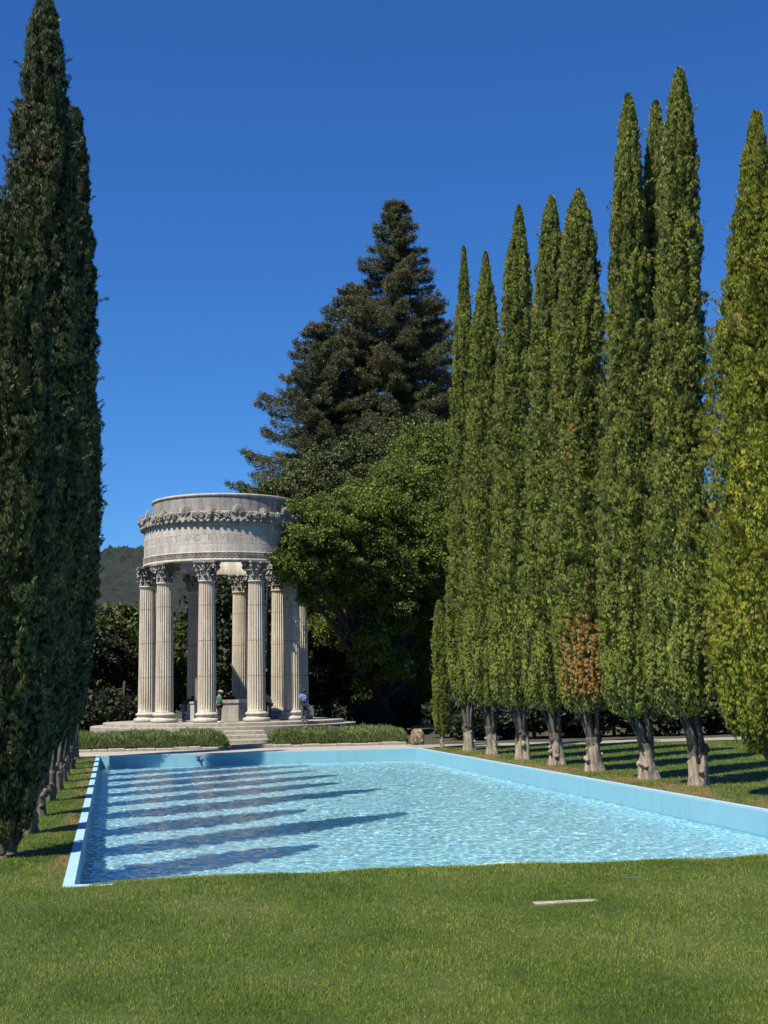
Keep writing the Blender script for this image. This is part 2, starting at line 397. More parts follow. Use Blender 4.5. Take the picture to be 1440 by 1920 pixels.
def lawn_h(x, y):
    s = 1 / (1 + np.exp(-(x - .5) * 2.2))
    near = np.exp(-((y - 19.1) / 1.9) ** 2)
    return .075 * s * near + .012 * np.sin(x * 1.3 + y * .7) * s + .010 * np.sin(x * 3.1 + 1.7) * near * s
def lip(x):   # where the front lawn ends over the coping
    return np.where(x < -.35, 19.85 - .075 * (x - PX0) , 0) + np.where(x >= -.35, 19.85 - .075 * (x - PX0) - .0 + .25 * np.clip((x + .35) * 1.5, 0, 1) + .014 * np.sin(x * 1.9) + .02 * np.sin(x * 5.3 + 1), 0)
def lawn_sheet():
    nx, ny = 150, 60
    xs = np.linspace(-30, 45, nx); V = []
    xs = np.sort(np.concatenate([np.linspace(-40, PX0, 14), np.linspace(PX0, PX1, 110)[1:], np.linspace(PX1, 60, 16)[1:]]))
    ts = np.linspace(0, 1, ny) ** .8
    G = np.zeros((len(xs), ny, 3))
    for i, x in enumerate(xs):
        y1 = float(lip(np.array(x))) if PX0 < x < PX1 else (PN0 if x <= PX0 else PN1)
        y = -12 + (y1 + 12) * ts
        G[i, :, 0] = x; G[i, :, 1] = y
        G[i, :, 2] = lawn_h(x, y) if PX0 < x < PX1 else lawn_h(min(max(x, PX0), PX1), y)
    n = len(xs); idx = np.arange(n * ny).reshape(n, ny)
    Fq = np.stack([idx[:-1, :-1], idx[1:, :-1], idx[1:, 1:], idx[:-1, 1:]], -1).reshape(-1, 4)
    V = G.reshape(-1, 3); parts = [(V, Fq, np.zeros(len(Fq)))]
    def quad(x0, y0, x1, y1):
        v = np.array([(x0, y0, 0.0), (x1, y0, 0.0), (x1, y1, 0.0), (x0, y1, 0.0)]); parts.append((v, np.array([[0, 1, 2, 3]]), np.zeros(1)))
    quad(-40, PN0, PX0, PYF - .1); quad(PX1, PN1, 60, PYF - .1)
    v, f, t = cat_meshes(parts)
    return tag(link('lawn', npmesh('lawn', v, f, True), M['turf']), kind='structure')
lawn_sheet()

def grass_blades():
    parts = []
    def field(n, x0, x1, y0, y1, size, ypow=None, keep=None):
        x = rng.uniform(x0, x1, n)
        if ypow: u = rng.random(n); y = 1 / (1 / y0 + u * (1 / y1 - 1 / y0))
        else: y = rng.uniform(y0, y1, n)
        k = keep(x, y) if keep else np.ones(n, bool); x = x[k]; y = y[k]; n = len(x)
        z = np.where(y < 20, lawn_h(x, y), 0) - .004
        P = np.stack([x, y, z], 1)
        a = rng.uniform(0, 2 * PI, n); t = rng.uniform(.1, .85, n)
        cl = np.sin(x * 2.3 + np.sin(y * 1.9) * 2) * .5 + np.sin(y * 3.1 + x) * .5
        D = unit(np.stack([np.cos(a) * t, np.sin(a) * t, np.ones(n)], 1)); b = rng.uniform(0, 2 * PI, n)
        S = np.stack([np.cos(b), np.sin(b), np.zeros(n)], 1)
        L = size * rng.uniform(.55, 1.25, n) * (1 + .25 * cl) * (y / 14) ** .35; W = size * .17 * (y / 12) ** .6
        Lc = L[:, None]; Wc = W[:, None]
        V = np.stack([P - S * Wc * .5, P + S * Wc * .5, P + D * Lc], 1).reshape(-1, 3)
        parts.append((V, np.arange(len(P) * 3).reshape(-1, 3), np.zeros(len(P))))
    field(430000, -7, 13, 8.6, 20.0, .042, True, lambda x, y: (y < lip(x) + .01 if True else 0) & (x > -1.5 - (y - 8) * .4) & (x < 5.6 + (y - 8.6) * .72) & ~((x > 4.6) & (x < 5.45) & (y > 16.3) & (y < 16.44)))
    field(70000, -8, PX0, 19.8, 60, .045, True)
    field(140000, PX1, 32, 19, 60, .05, True, lambda x, y: x < PX1 + 20)
    # shaggy fringe leaning over the coping
    n = 9000; x = rng.uniform(-.3, 12.5, n); y = lip(x) - rng.random(n) * .05; z = lawn_h(x, y)
    P = np.stack([x, y, z], 1); D = unit(np.stack([rng.normal(0, .4, n), rng.uniform(-.2, 1.0, n), rng.uniform(.5, 1, n)], 1)); S = np.tile([1., 0, 0], (n, 1))
    L = rng.uniform(.02, .055, n)[:, None]; V = np.stack([P - S * .005, P + S * .005, P + D * L], 1).reshape(-1, 3)
    parts.append((V, np.arange(n * 3).reshape(-1, 3), np.zeros(n)))
    v, f, t = cat_meshes(parts)
    tag(link('grass', npmesh('grass', v, f), M['blade']), 'short mown green lawn grass around the pool', 'grass', kind='stuff')
grass_blades()

def pool():
    mb = MB(); cw = .16; th = .10; top = .022
    P = [(PX0, PN0), (PX1, PN1), (PX1, PYF), (PX0, PYF)]
    I = [(PX0 + cw, PN0 + cw - .012), (PX1 - cw, PN1 + cw + .012), (PX1 - cw, PYF - cw), (PX0 + cw, PYF - cw)]
    J = [(PX0 + cw + .03, PN0 + cw + .03), (PX1 - cw - .03, PN1 + cw + .03), (PX1 - cw - .03, PYF - cw - .03), (PX0 + cw + .03, PYF - cw - .03)]
    b = .012
    rings = [[(x, y, -.2) for x, y in P], [(x, y, top) for x, y in P], [(x, y, top) for x, y in I], [(x, y, -.03) for x, y in I]]
    for k in range(3):
        for i in range(4):
            j = (i + 1) % 4; A, B = rings[k], rings[k + 1]
            mb.add([A[i], A[j], B[j], B[i]], [(0, 1, 2, 3)])
    tag(mb.build('pool_coping', M['coping']), kind='structure')
    mb = MB()
    a = [(x, y, -.03) for x, y in I]; bt = [(x, y, FZ) for x, y in I]
    for i in range(4):
        j = (i + 1) % 4; mb.add([a[i], a[j], bt[j], bt[i]], [(0, 1, 2, 3)])
    bo = tag(mb.build('pool_basin', M['paint']), kind='structure'); bo.cycles.is_caustics_receiver = True
    mb = MB(); mb.add(bt, [(0, 1, 2, 3)]); bo = tag(mb.build('pool_floor', M['floor_paint']), kind='structure'); bo.cycles.is_caustics_receiver = True
    # rippled water sheet
    nx, ny = 460, 1450; r = np.random.default_rng(3)
    xs = np.linspace(I[0][0], I[1][0], nx); u = np.linspace(0, 1, ny) ** 1.25
    y0 = I[0][1] + (I[1][1] - I[0][1]) * (xs - xs[0]) / (xs[-1] - xs[0])
    X = np.repeat(xs[:, None], ny, 1); Y = y0[:, None] + (I[2][1] - y0)[:, None] * u[None, :]
    Z = np.zeros_like(X)
    for i in range(90):
        lam = .10 * (.8 / .10) ** (r.random() ** 1.35); a = r.normal(1.25, .75); k = 2 * PI / lam
        Z += .0031 * lam * np.sin(k * (math.cos(a) * X + math.sin(a) * Y) + r.uniform(0, 6.28)) * (1 + .5 * np.sin(X * r.uniform(.2, .9) + Y * r.uniform(.1, .5) + r.uniform(0, 6)))
    V = np.stack([X, Y, WZ + Z], -1).reshape(-1, 3); idx = np.arange(nx * ny).reshape(nx, ny)
    Fq = np.stack([idx[:-1, :-1], idx[1:, :-1], idx[1:, 1:], idx[:-1, 1:]], -1).reshape(-1, 4)
    wo = tag(link('water', npmesh('water', V, Fq, True), M['water']), kind='structure'); wo.cycles.is_caustics_caster = True
pool()

def foam():
    n = 60; V = []; nx, ny = 90, 26
    x = np.linspace(5.6, 8.4, nx); y = np.linspace(22.6, 25.4, ny)
    X, Y = np.meshgrid(x, y, indexing='ij')
    e = np.clip(1 - ((X - 6.85 + .12 * np.sin(Y * 7)) / .85) ** 2 - ((Y - 23.75) / .60) ** 2, 0, 1)
    r = rng.random(X.shape)
    Z = WZ - .02 + .11 * e ** .6 * (.35 + .75 * r) 
    V = np.stack([X + rng.normal(0, .015, X.shape), Y, Z], -1).reshape(-1, 3)
    idx = np.arange(nx * ny).reshape(nx, ny); Fq = np.stack([idx[:-1, :-1], idx[1:, :-1], idx[1:, 1:], idx[:-1, 1:]], -1).reshape(-1, 4)
    k = (e.reshape(-1)[Fq].mean(1) > .10 + .9 * r.reshape(-1)[Fq[:, 0]] ** 1.3); Fq = Fq[k]
    tag(link('foam', npmesh('foam', V, Fq, True), M['foam']), 'white water foam bubbling up by the near edge of the pool', 'foam', kind='stuff')
foam()

def paths():
    mb = MB(); mb.add([(-3.2, PYF + .02, .004), (14.6, PYF + .02, .004), (14.6, 64.9, .004), (-3.2, 64.9, .004)], [(0, 1, 2, 3)])
    tag(mb.build('walkway', M['concrete']), kind='structure')
    mb = MB()
    n = 24; xs = np.linspace(13.9, 75, n)
    A = [(x, PYF + .55 + .45 * math.sin(x * .2) * min(1, (x - 13.9) / 4), .008) for x in xs]; B = [(x, 64.2 + .4 * math.sin(x * .17 + 1) * min(1, (x - 13.9) / 4), .008) for x in xs]
    mb.add(A + B, [(i, i + 1, n + i + 1, n + i) for i in range(n - 1)])
    M['path'], _, _, _ = stone('path_paving', (.40, .37, .32), (.25, .23, .19), scale=.5)
    tag(mb.build('path', M['path']), kind='structure')
paths()

def hill():
    nx, ny = 420, 160
    xs = np.linspace(-500, 700, nx); ys = np.linspace(450, 1400, ny)
    X, Y = np.meshgrid(xs, ys, indexing='ij')
    t = (Y - 450) / 950
    H = 128 * np.sin(np.clip(t, 0, 1) * PI / 2) ** 1.1 * (1 - .00045 * (X + 60)) 
    H += 10 * np.sin(X * .013 + Y * .006) * t + 6 * np.sin(X * .037 + 1.3) * t + 4 * np.sin(X * .09 + Y * .02) * t + rng.normal(0, 3.2, X.shape) * t
    H = np.where(t > .97, H * .5, H)
    V = np.stack([X, Y, H - 1], -1).reshape(-1, 3)
    idx = np.arange(nx * ny).reshape(nx, ny); Fq = np.stack([idx[:-1, :-1], idx[1:, :-1], idx[1:, 1:], idx[:-1, 1:]], -1).reshape(-1, 4)
    tag(link('hill', npmesh('hill', V, Fq, True), M['hill']), kind='structure')
hill()

# ------------------------------------------------------------------ cypresses
def interp(prof, t):
    p = np.array(prof); return np.interp(t, p[:, 0], p[:, 1])

def cypress_crown(seed, H, prof, lean=(0, 0), shear=.0, dens=1.0, brown=None, twin=None, loose=1.0, speck=.006, lsz=.74, leafq=19, shift=0.0):
    """crown mesh, origin at crown base; height H; prof: (t, radius); lower part up to 'shear' metres is clipped smooth"""
    r = np.random.default_rng(seed)
    axes = [(np.array([0., 0.]), np.array(lean, float), H, prof, 0.0)]
    if twin: axes.append(twin)
    parts = []
    for (off, ln, h, pf, zb) in axes:
        def cen(z): return np.array([shift, 0.])[None, :] + off[None, :] * np.clip((z / (h * .35)), 0, 1)[:, None] + ln[None, :] * ((z / h) ** 1.3)[:, None]
        # plumes: steep sprays lying against the crown
        npl = int(52 * h * dens); kf = r.integers(9, 12); pf_ = r.uniform(0, 6.28, 3); ii = np.arange(npl)
        q0 = (ii + .5 + r.uniform(-.4, .4, npl)) / npl; zb_ = zb + (h - zb - .45) * q0 ** 1.12; th = ii * 2.39996 + r.normal(0, .22, npl)
        nh = int(h * 3.6); hz_ = shear + (h * .93 - shear) * r.random(nh) ** 1.2; ht_ = r.uniform(0, 2 * PI, nh); hs_ = r.uniform(.5, 1.25, nh) * np.where(hz_ / h > .62, .6, 1)
        dth = (th[:, None] - ht_[None, :] + PI) % (2 * PI) - PI; dzz = (zb_[:, None] + .4 - hz_[None, :])
        hole = np.exp(-(dth / (.26 * hs_)) ** 2 - (dzz / (.55 * hs_)) ** 2).max(1); kp = r.random(npl) > hole * .93
        zb_, th, hole = zb_[kp], th[kp], hole[kp]; npl = len(zb_)
        fl = .5 * np.sin(kf * th + pf_[0] + .5 * np.sin(zb_ * .9 + pf_[1])) + .35 * np.sin((kf * 2 - 3) * th + pf_[2] + .7 * np.sin(zb_ * 1.3)) + .3 * np.sin(4 * th + zb_ * .8 + pf_[1])
        R = interp(pf, zb_ / h)
        ln_ = np.where(zb_ < shear, r.uniform(.6, 1.3, npl), r.uniform(.45, 1.15, npl)) * (.6 + .4 * np.clip(R, .3, 1)); ln_ = np.minimum(ln_, (h - zb_) * r.uniform(.62, 1.02, npl))
        pr = r.uniform(.075, .15, npl) * loose * np.clip(R / .8, .25, 1.15)
        sh = (zb_ < shear)
        tz = zb_ / h; zf = 1 + .55 * np.clip((tz - .12) / .08, 0, 1) * np.clip((.62 - tz) / .12, 0, 1) - .2 * (tz > .65); pr = pr * zf
        pr = np.minimum(np.where(sh, pr * .8, pr), np.maximum(R * .55, .05)); tip = zf * r.uniform(.14, .32, npl) * np.clip(R / .8, .15, 1.1) * loose * np.where(sh, .25, 1); rad = np.maximum(R * np.where(sh, 1 + .04 * fl, r.uniform(.90, 1.08, npl) - .36 * hole + .15 * fl) - tip - pr * .8, .01)
        per = 26
        k = np.repeat(np.arange(npl), per); n = len(k)
        u = r.random(n) ** .62; a = r.uniform(-1.9, 1.9, n)
        z = np.clip(zb_[k] + u * ln_[k], 0, h + .1)
        Rz = interp(pf, np.clip(z / h, 0, 1))
        rr = rad[k] * (Rz / np.maximum(R[k], .05)) + tip[k] * u ** 1.0
        env = np.minimum(pr[k] * np.sin(PI * np.clip(.06 + .90 * u ** 1.5, 0, .97)) ** .6, Rz * .8 + .03)
        ca, sa = np.cos(a), np.sin(a); ox = np.cos(th[k]); oy = np.sin(th[k])
        out = ca * env * 1.15 + r.normal(0, .014, n) * loose; tn_ = sa * env
        Kc = np.stack([(rr + out) * ox - oy * tn_, (rr + out) * oy + ox * tn_, z], 1)
        lim = Rz * 1.0 + .02; d = np.linalg.norm(Kc[:, :2], axis=1)
        m_ = (z < shear) & (d > lim); Kc[m_, :2] *= (lim[m_] / d[m_])[:, None]
        O = unit(np.stack([ox * ca - oy * sa, oy * ca + ox * sa, .35 + 0 * ca], 1))
        kt = (r.random(n) < speck) * .9; pl_t = (r.random(npl) < speck * .7) * .7; kt = np.maximum(kt, pl_t[k])
        if brown is not None:
            (bz, ba, bs, bw) = brown
            dz = (z - bz) / bs; da = (np.arctan2(Kc[:, 1], Kc[:, 0]) - ba + PI) % (2 * PI) - PI
            g = np.exp(-dz ** 2 - ((da + .12 * np.sin(z * 3)) / bw) ** 2)
            kt = np.maximum(kt, np.clip(g * 1.9 + r.normal(0, .2, n) - .45, 0, .95))
        Kc[:, :2] += cen(z)
        # each knob: a little spray of scale leaves
        q = leafq; kk = np.repeat(np.arange(n), q); m2 = n * q
        sz = np.where(z < shear, .75, 1.0)[kk] * (.75 + .25 * loose) * r.uniform(.7, 1.2, n)[kk] * lsz
        dd = unit(O[kk] * .7 + r.normal(0, .55, (m2, 3)) + np.array([0, 0, .45]))
        P = Kc[kk] + dd * (.03 * sz)[:, None] + r.normal(0, .012, (m2, 3))
        low = (z < shear)[kk][:, None]
        D = unit(dd * np.where(low, .15, .5) + np.array([0, 0, .95]) + r.normal(0, 1, (m2, 3)) * np.where(low, .09, .20))
        S = unit(np.cross(D, O[kk] + .25 * dd) + r.normal(0, .12, (m2, 3)))
        L = .115 * sz * r.uniform(.7, 1.35, m2); W = L * r.uniform(.17, .28, m2)
        parts.append(leaves(P, D, S, L, W, np.clip(kt[kk] + r.normal(0, .06, m2) * (kt[kk] > 0), 0, 1)))
        ns = int(3.2 * h); zs_ = r.uniform(.12, .93, ns) * h; tt_ = r.uniform(0, 2 * PI, ns); Rs = interp(pf, zs_ / h)
        for a_, z_, R_ in zip(tt_, zs_, Rs):
            ln2 = r.uniform(.18, .42) * loose; m3 = int(60 * ln2 / .3); uu = r.random(m3)
            od = np.array([math.cos(a_), math.sin(a_), r.uniform(.3, 1.4)]); od /= np.linalg.norm(od)
            P = np.array([R_ * .92 * math.cos(a_), R_ * .92 * math.sin(a_), z_]) + od * (uu * ln2)[:, None] + r.normal(0, .02, (m3, 3))
            P[:, :2] += cen(P[:, 2]); D = unit(od + r.normal(0, .5, (m3, 3))); S = unit(np.cross(D, od) + r.normal(0, .4, (m3, 3))); L = r.uniform(.05, .09, m3)
            parts.append(leaves(P, D, S, L, L * .35, np.full(m3, .18 * (r.random() < .3))))
        # fill layer under the plumes + rounded underside
        nf = int(1500 * h * dens)
        z = r.random(nf) * h; th = r.uniform(0, 2 * PI, nf); Rz = interp(pf, z / h) * r.uniform(.42, .62, nf)
        P = np.stack([Rz * np.cos(th), Rz * np.sin(th), z], 1); P[:, :2] += cen(z)
        O = np.stack([np.cos(th), np.sin(th), 0 * th], 1)
        D = unit(O * .5 + np.array([0, 0, 1.]) + r.normal(0, .3, (nf, 3))); S = unit(np.cross(D, O) + r.normal(0, .35, (nf, 3)))
        L = r.uniform(.10, .17, nf)
        parts.append(leaves(P, D, S, L, L * .55, np.zeros(nf)))
        # opaque heart of twigs
        nz = 26; nt_ = 14; zs = np.linspace(.04, 1, nz) * h * .985
        V = []
        for i, zz_ in enumerate(zs):
            Rz = float(interp(pf, zz_ / h)) * .48; c0 = cen(np.array([zz_]))[0]
            for j in range(nt_):
                aa = 2 * PI * j / nt_; q = Rz * (1 + .1 * r.normal()); V.append((c0[0] + q * math.cos(aa), c0[1] + q * math.sin(aa), zz_))
        V = np.array(V); Fq = []
        for i in range(nz - 1):
            for j in range(nt_): Fq.append((i * nt_ + j, i * nt_ + (j + 1) % nt_, (i + 1) * nt_ + (j + 1) % nt_, (i + 1) * nt_ + j))
        parts.append((V, np.array(Fq), np.zeros(len(Fq))))
    v, f, t = cat_meshes(parts)
    return npmesh('cypress_crown', v, f, False, t)

def cypress_trunk(seed, zc, r0=.24, stems=4, shift=0.0):
    r = random.Random(seed); mb = MB()
    n = 22; prof = [0, .06, .18, .4, .7, 1.0]
    vs = []; fs = []
    hh = zc * .60
    ph = [r.uniform(0, 6.28) for _ in range(4)]
    rows = 12
    for i in range(rows):
        t = i / (rows - 1); z = t * hh
        rr = r0 * (1 + .24 * math.exp(-t * 6) - .10 * t)
        for j in range(n):
            a = 2 * PI * j / n
            q = rr * (1 + .16 * math.sin(2 * a + ph[0] + 2.5 * t) + .12 * math.sin(4 * a + ph[1] - 3 * t) + .09 * math.sin(7 * a + ph[2] + 6 * t) + r.uniform(-.05, .05)) * (1 + .12 * math.sin(t * 7 + ph[3] + a) * t)
            vs.append((q * math.cos(a) + .03 * t * math.sin(ph[0]), q * math.sin(a), z - .05 * (i == 0)))
    for i in range(rows - 1):
        for j in range(n): fs.append((i * n + j, i * n + (j + 1) % n, (i + 1) * n + (j + 1) % n, (i + 1) * n + j))
    fs.append(tuple((rows - 1) * n + j for j in range(n)))
    mb.add(vs, fs, True)
    for k in range(stems + 2):        # dark stems fanning up into the crown
        a = 2 * PI * k / (stems + 2) + r.uniform(-.3, .3); s = r0 * .45; e = r0 * r.uniform(1.2, 2.0)
        pts = [(s * math.cos(a), s * math.sin(a), hh * .55), (s * 1.4 * math.cos(a), s * 1.4 * math.sin(a), hh * 1.05), (e * math.cos(a) + shift, e * math.sin(a), zc + .55)]
        mb.tube(pts, [r0 * .42, r0 * .34, r0 * .2], 8)
    mb.tube([(0, 0, hh * .6), (shift * .7, 0, zc), (shift, 0, zc + 2.2)], [r0 * .8, r0 * .6, r0 * .3], 10)
    for k in range(9):                # knots and cut stubs
        a = r.uniform(0, 6.28); z = r.uniform(.15, .95) * hh; q = r0 * 1.0
        mb.ball((q * math.cos(a), q * math.sin(a), z), r0 * r.uniform(.16, .42), 8, 5, (1, 1, r.uniform(.8, 1.6)))
    return mb.mesh('cypress_trunk')

def cypress(base, zc, ztop, prof, seed, label, mt, group, **kw):
    x, y = base
    t = empty('cypress_tree', (x, y, 0), 0, label, 'cypress tree', group)
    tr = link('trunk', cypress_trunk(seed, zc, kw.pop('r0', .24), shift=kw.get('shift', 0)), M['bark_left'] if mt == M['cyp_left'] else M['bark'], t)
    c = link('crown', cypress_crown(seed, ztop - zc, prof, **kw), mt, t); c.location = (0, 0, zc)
    return t

R7P = [(0, .55), (.012, .84), (.04, 1.03), (.12, 1.06), (.42, .94), (.62, .68), (.86, .48), (.94, .28), (1, .03)]
RTP = R7P
GR = 'tall clipped cypresses along the right side of the pool'
right = [
 # base, crown bottom, top, profile, label, kwargs
 ((16.1, 30.3), 1.0, 17.3, [(0, .45), (.05, .88), (.14, 1.14), (.25, 1.36), (.45, 1.36), (.62, 1.02), (.8, .58), (.93, .24), (1, .0)], 'yellow green loose cypress at the right edge of the photo', M['cyp_yel'], dict(lean=(.80, 0), shift=-.72, shear=3.6, loose=1.35, speck=.02)),
 ((15.55, 34.3), 1.8, 20.4, R7P, 'tallest looking cypress of the right row with a blunt tip and knobbly pale trunk foot', M['cyp'], dict(lean=(.75, 0), shift=-.32, shear=3.3, twin=None, speck=.008)),
 ((15.3, 37.2), 1.75, 20.9, [(0, .5), (.012, .78), (.04, .97), (.12, .99), (.45, .95), (.62, .66), (.85, .43), (.94, .26), (1, .04)], 'cypress with two pointed tops, a taller left one and a thinner right one', M['cyp'], dict(lean=(.62, 0), shift=-.34, shear=3.4, twin=(np.array([.95, .4]), np.array([.85, .2]), 19.3, [(0, .3), (.05, .6), (.4, .62), (.6, .55), (.85, .35), (.95, .18), (1, .04)], .0))),
 ((15.2, 41.4), 1.8, 19.4, [(0, .5), (.012, .78), (.04, .95), (.12, .98), (.5, 1.04), (.75, .84), (.88, .60), (.95, .32), (1, .02)], 'broad blunt cypress with a large rust brown dead patch low on its front', M['cyp_brown'], dict(lean=(.42, 0), shift=-.22, shear=2.5, brown=(1.45, -1.85, 1.75, 1.0), speck=.016)),
 ((15.2, 45.1), 1.85, 20.6, [(0, .5), (.012, .78), (.04, .94), (.12, .96), (.5, .86), (.72, .64), (.86, .46), (.95, .26), (1, .02)], 'slim cypress with a blunt narrow top, just left of the one with the brown patch', M['cyp'], dict(lean=(.72, 0), shift=-.22, shear=3.2)),
 ((15.2, 49.1), 1.9, 21.7, [(0, .5), (.012, .78), (.04, .95), (.12, .98), (.5, .88), (.74, .66), (.88, .48), (.96, .16), (1, .01)], 'cypress with a blunt spire between the slim blunt one and the slender sharp one', M['cyp'], dict(lean=(.78, 0), shift=-.25, shear=3.2)),
 ((15.3, 53.6), 1.9, 21.3, [(0, .5), (.012, .72), (.04, .9), (.12, .95), (.5, .90), (.72, .70), (.80, .60), (.9, .36), (.96, .12), (1, .0)], 'slender cypress with a sharp spire, second tall one from the far end of the row', M['cyp'], dict(lean=(.48, 0), shift=-.18, shear=3.2)),
 ((15.35, 57.4), 1.9, 22.8, [(0, .4), (.02, .6), (.06, .78), (.12, .84), (.5, .78), (.72, .52), (.80, .42), (.9, .22), (.96, .08), (1, .0)], 'narrowest and farthest tall cypress of the right row, with a thin needle top', M['cyp'], dict(lean=(.40, 0), shift=-.08, shear=3.0)),
]
for i, (bs, zc, zt, pf, lab, mt, kw) in enumerate(right):
    cypress(bs, zc, zt, pf, 31 + i, lab, mt, GR, **kw)
# young one at the far corner of the pool
t = cypress((15.0, 60.9), .55, 6.7, [(0, .2), (.05, .36), (.3, .40), (.7, .36), (.92, .2), (1, .03)], 77, 'small young cypress with a thin dark stem at the far right corner of the pool', M['cyp'], 'young cypress by the path', r0=.09, loose=.6, dens=.9)
del t['group']

GL = 'tall cypresses along the left side of the pool'
LP = [(0, .25), (.03, .42), (.1, .62), (.25, .88), (.45, 1.08), (.6, .92), (.75, .70), (.88, .44), (.96, .25), (1, .05)]
LPs = [(0, .22), (.03, .36), (.1, .52), (.25, .78), (.5, .90), (.7, .8), (.88, .45), (.96, .25), (1, .05)]
left = [
 ((-1.70, 23.85), .15, 11.4, LPs, dict(lean=(-.25, 0), lsz=.72, leafq=15), 'nearest cypress at the left edge, its foliage reaching down almost to the grass'),
 ((-1.62, 27.75), .75, 17.5, LP, dict(lean=(.05, 0), lsz=.75, leafq=13), 'tallest left hand cypress, its tip reaching the top of the photo'),
 ((-1.60, 31.7), 1.3, 12.6, LP, dict(lean=(.0, 0)), 'shorter cypress with a bare trunk, third from the near end of the left row'),
 ((-1.58, 35.9), 1.3, 18.6, [(0, .3), (.03, .55), (.1, .85), (.25, 1.08), (.45, 1.12), (.6, .92), (.75, .70), (.85, .5), (.93, .34), (.965, .15), (1, .12)], dict(lean=(.40, 0), lsz=.85), 'left row cypress whose thin tip shows against the sky right of the tallest one'),
 ((-1.55, 39.9), 1.3, 18.0, LP, dict(lean=(.1, 0)), 'dark cypress fifth from the near end of the left row'),
 ((-1.55, 43.6), 1.3, 18.9, LP, dict(lean=(.05, 0)), 'dark cypress sixth from the near end of the left row'),
 ((-1.55, 47.2), 1.3, 18.4, LP, dict(lean=(.05, 0)), 'dark cypress seventh from the near end of the left row'),
 ((-1.55, 50.8), 1.3, 19.4, LP, dict(lean=(.0, 0)), 'dark cypress eighth from the near end of the left row'),
 ((-1.55, 54.6), 1.3, 18.8, LP, dict(lean=(.0, 0)), 'dark cypress last but one at the far end of the left row'),
 ((-1.55, 58.6), 1.3, 19.0, LP, dict(lean=(.0, 0)), 'farthest cypress of the left row, beside the far left corner of the pool'),
]
shared = None
for i, (bs, zc, zt, pf, kw, lab) in enumerate(left):
    if i < 5:
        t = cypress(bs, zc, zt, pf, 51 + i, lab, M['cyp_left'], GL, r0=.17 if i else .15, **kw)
        if i == 4: shared = t; sh_h = zt
    else:
        c = copy_tree(shared); c.location = (bs[0], bs[1], 0); c.rotation_euler.z = 1.3 * i; c['label'] = lab
        k = zt / sh_h; c.scale = (1 + .05 * math.sin(i * 2), 1 + .05 * math.cos(i), k)

# ------------------------------------------------------------------ broadleaf trees and shrubs
def sphere_leaves(C, R, n, r, lsz, tint=0.0, flat=.8, tangent=.5):
    """leaves over little clumps: C (k,3) centres, R (k,) radii, n per clump"""
    k = np.repeat(np.arange(len(C)), n)
    d = unit(r.normal(0, 1, (len(k), 3))); d[:, 2] = np.where(d[:, 2] < -.35, -d[:, 2] * .6, d[:, 2]); d = unit(d)
    P = C[k] + d * (R[k] * r.uniform(.75, 1.12, len(k)))[:, None] * np.array([1, 1, flat])
    D = unit(d * .5 + r.normal(0, .6, (len(k), 3)) + np.array([0, 0, .1])); S = unit(np.cross(D, d) + r.normal(0, tangent, (len(k), 3)))
    L = lsz * r.uniform(.6, 1.3, len(k))
    return leaves(P, D, S, L, L * .6, np.zeros(len(k)) + tint)

def crown_from_blobs(name, blobs, seed, sub=.62, per=90, lsz=.17, fill=1.0):
    """blobs: list of (x,y,z,r); each carries leaf clumps over its outer shell plus some within"""
    r = np.random.default_rng(seed); parts = []
    for (x, y, z, R) in blobs:
        ns = int(fill * 4.6 * (R / sub) ** 2 * .9) + 6
        d = unit(r.normal(0, 1, (ns, 3))); rad = R * r.uniform(.70, 1.08, ns)
        C = np.array([x, y, z]) + d * rad[:, None] * np.array([1, 1, .82]) + r.normal(0, .12 * R, (ns, 3)) * .5
        parts.append(sphere_leaves(C, r.uniform(.45, 1.1, ns) * sub, per, r, lsz))
        ni = int(ns * 1.2); d = unit(r.normal(0, 1, (ni, 3))); C = np.array([x, y, z]) + d * (R * .62 * r.random(ni) ** .4)[:, None] * np.array([1, 1, .82])
        parts.append(sphere_leaves(C, np.full(ni, sub * .8), max(20, per // 4), r, lsz * 1.9))
    v, f, t = cat_meshes(parts)
    return npmesh(name, v, f, False, t)

def limbs(base, targets, r0, seed):
    r = random.Random(seed); mb = MB(); b = Vector(base)
    top = b + Vector((r.uniform(-.3, .3), r.uniform(-.3, .3), 2.4))
    mb.tube([b - Vector((0, 0, .1)), b + Vector((0, 0, .3)), b + Vector((.05, 0, 1.2)), top], [r0 * 1.5, r0 * 1.1, r0 * .95, r0 * .85], 12)
    for T in targets:
        T = Vector(T); m1 = top.lerp(T, .4) + Vector((r.uniform(-.5, .5), r.uniform(-.5, .5), -.3 + r.uniform(0, .6)))
        mb.tube([top - Vector((0, 0, .3)), m1, T], [r0 * .55, r0 * .32, r0 * .08], 8)
    return mb

def blob_tree(name, base, blobs, mt, seed, label, cat, group=None, r0=.3, **kw):
    t = empty(name, (base[0], base[1], 0), 0, label, cat, group)
    bl = [(x - base[0], y - base[1], z, R) for (x, y, z, R) in blobs]
    limbs((0, 0, 0), [b[:3] for b in bl], r0, seed).build('trunk', M['bark_dark'], t)
    link('crown', crown_from_blobs('crown', bl, seed, **kw), mt, t)
    return t

def B(px, py, rpx, Y):
    p = at(px, py, Y); return (p.x, p.y, p.z, rpx / F * Y)

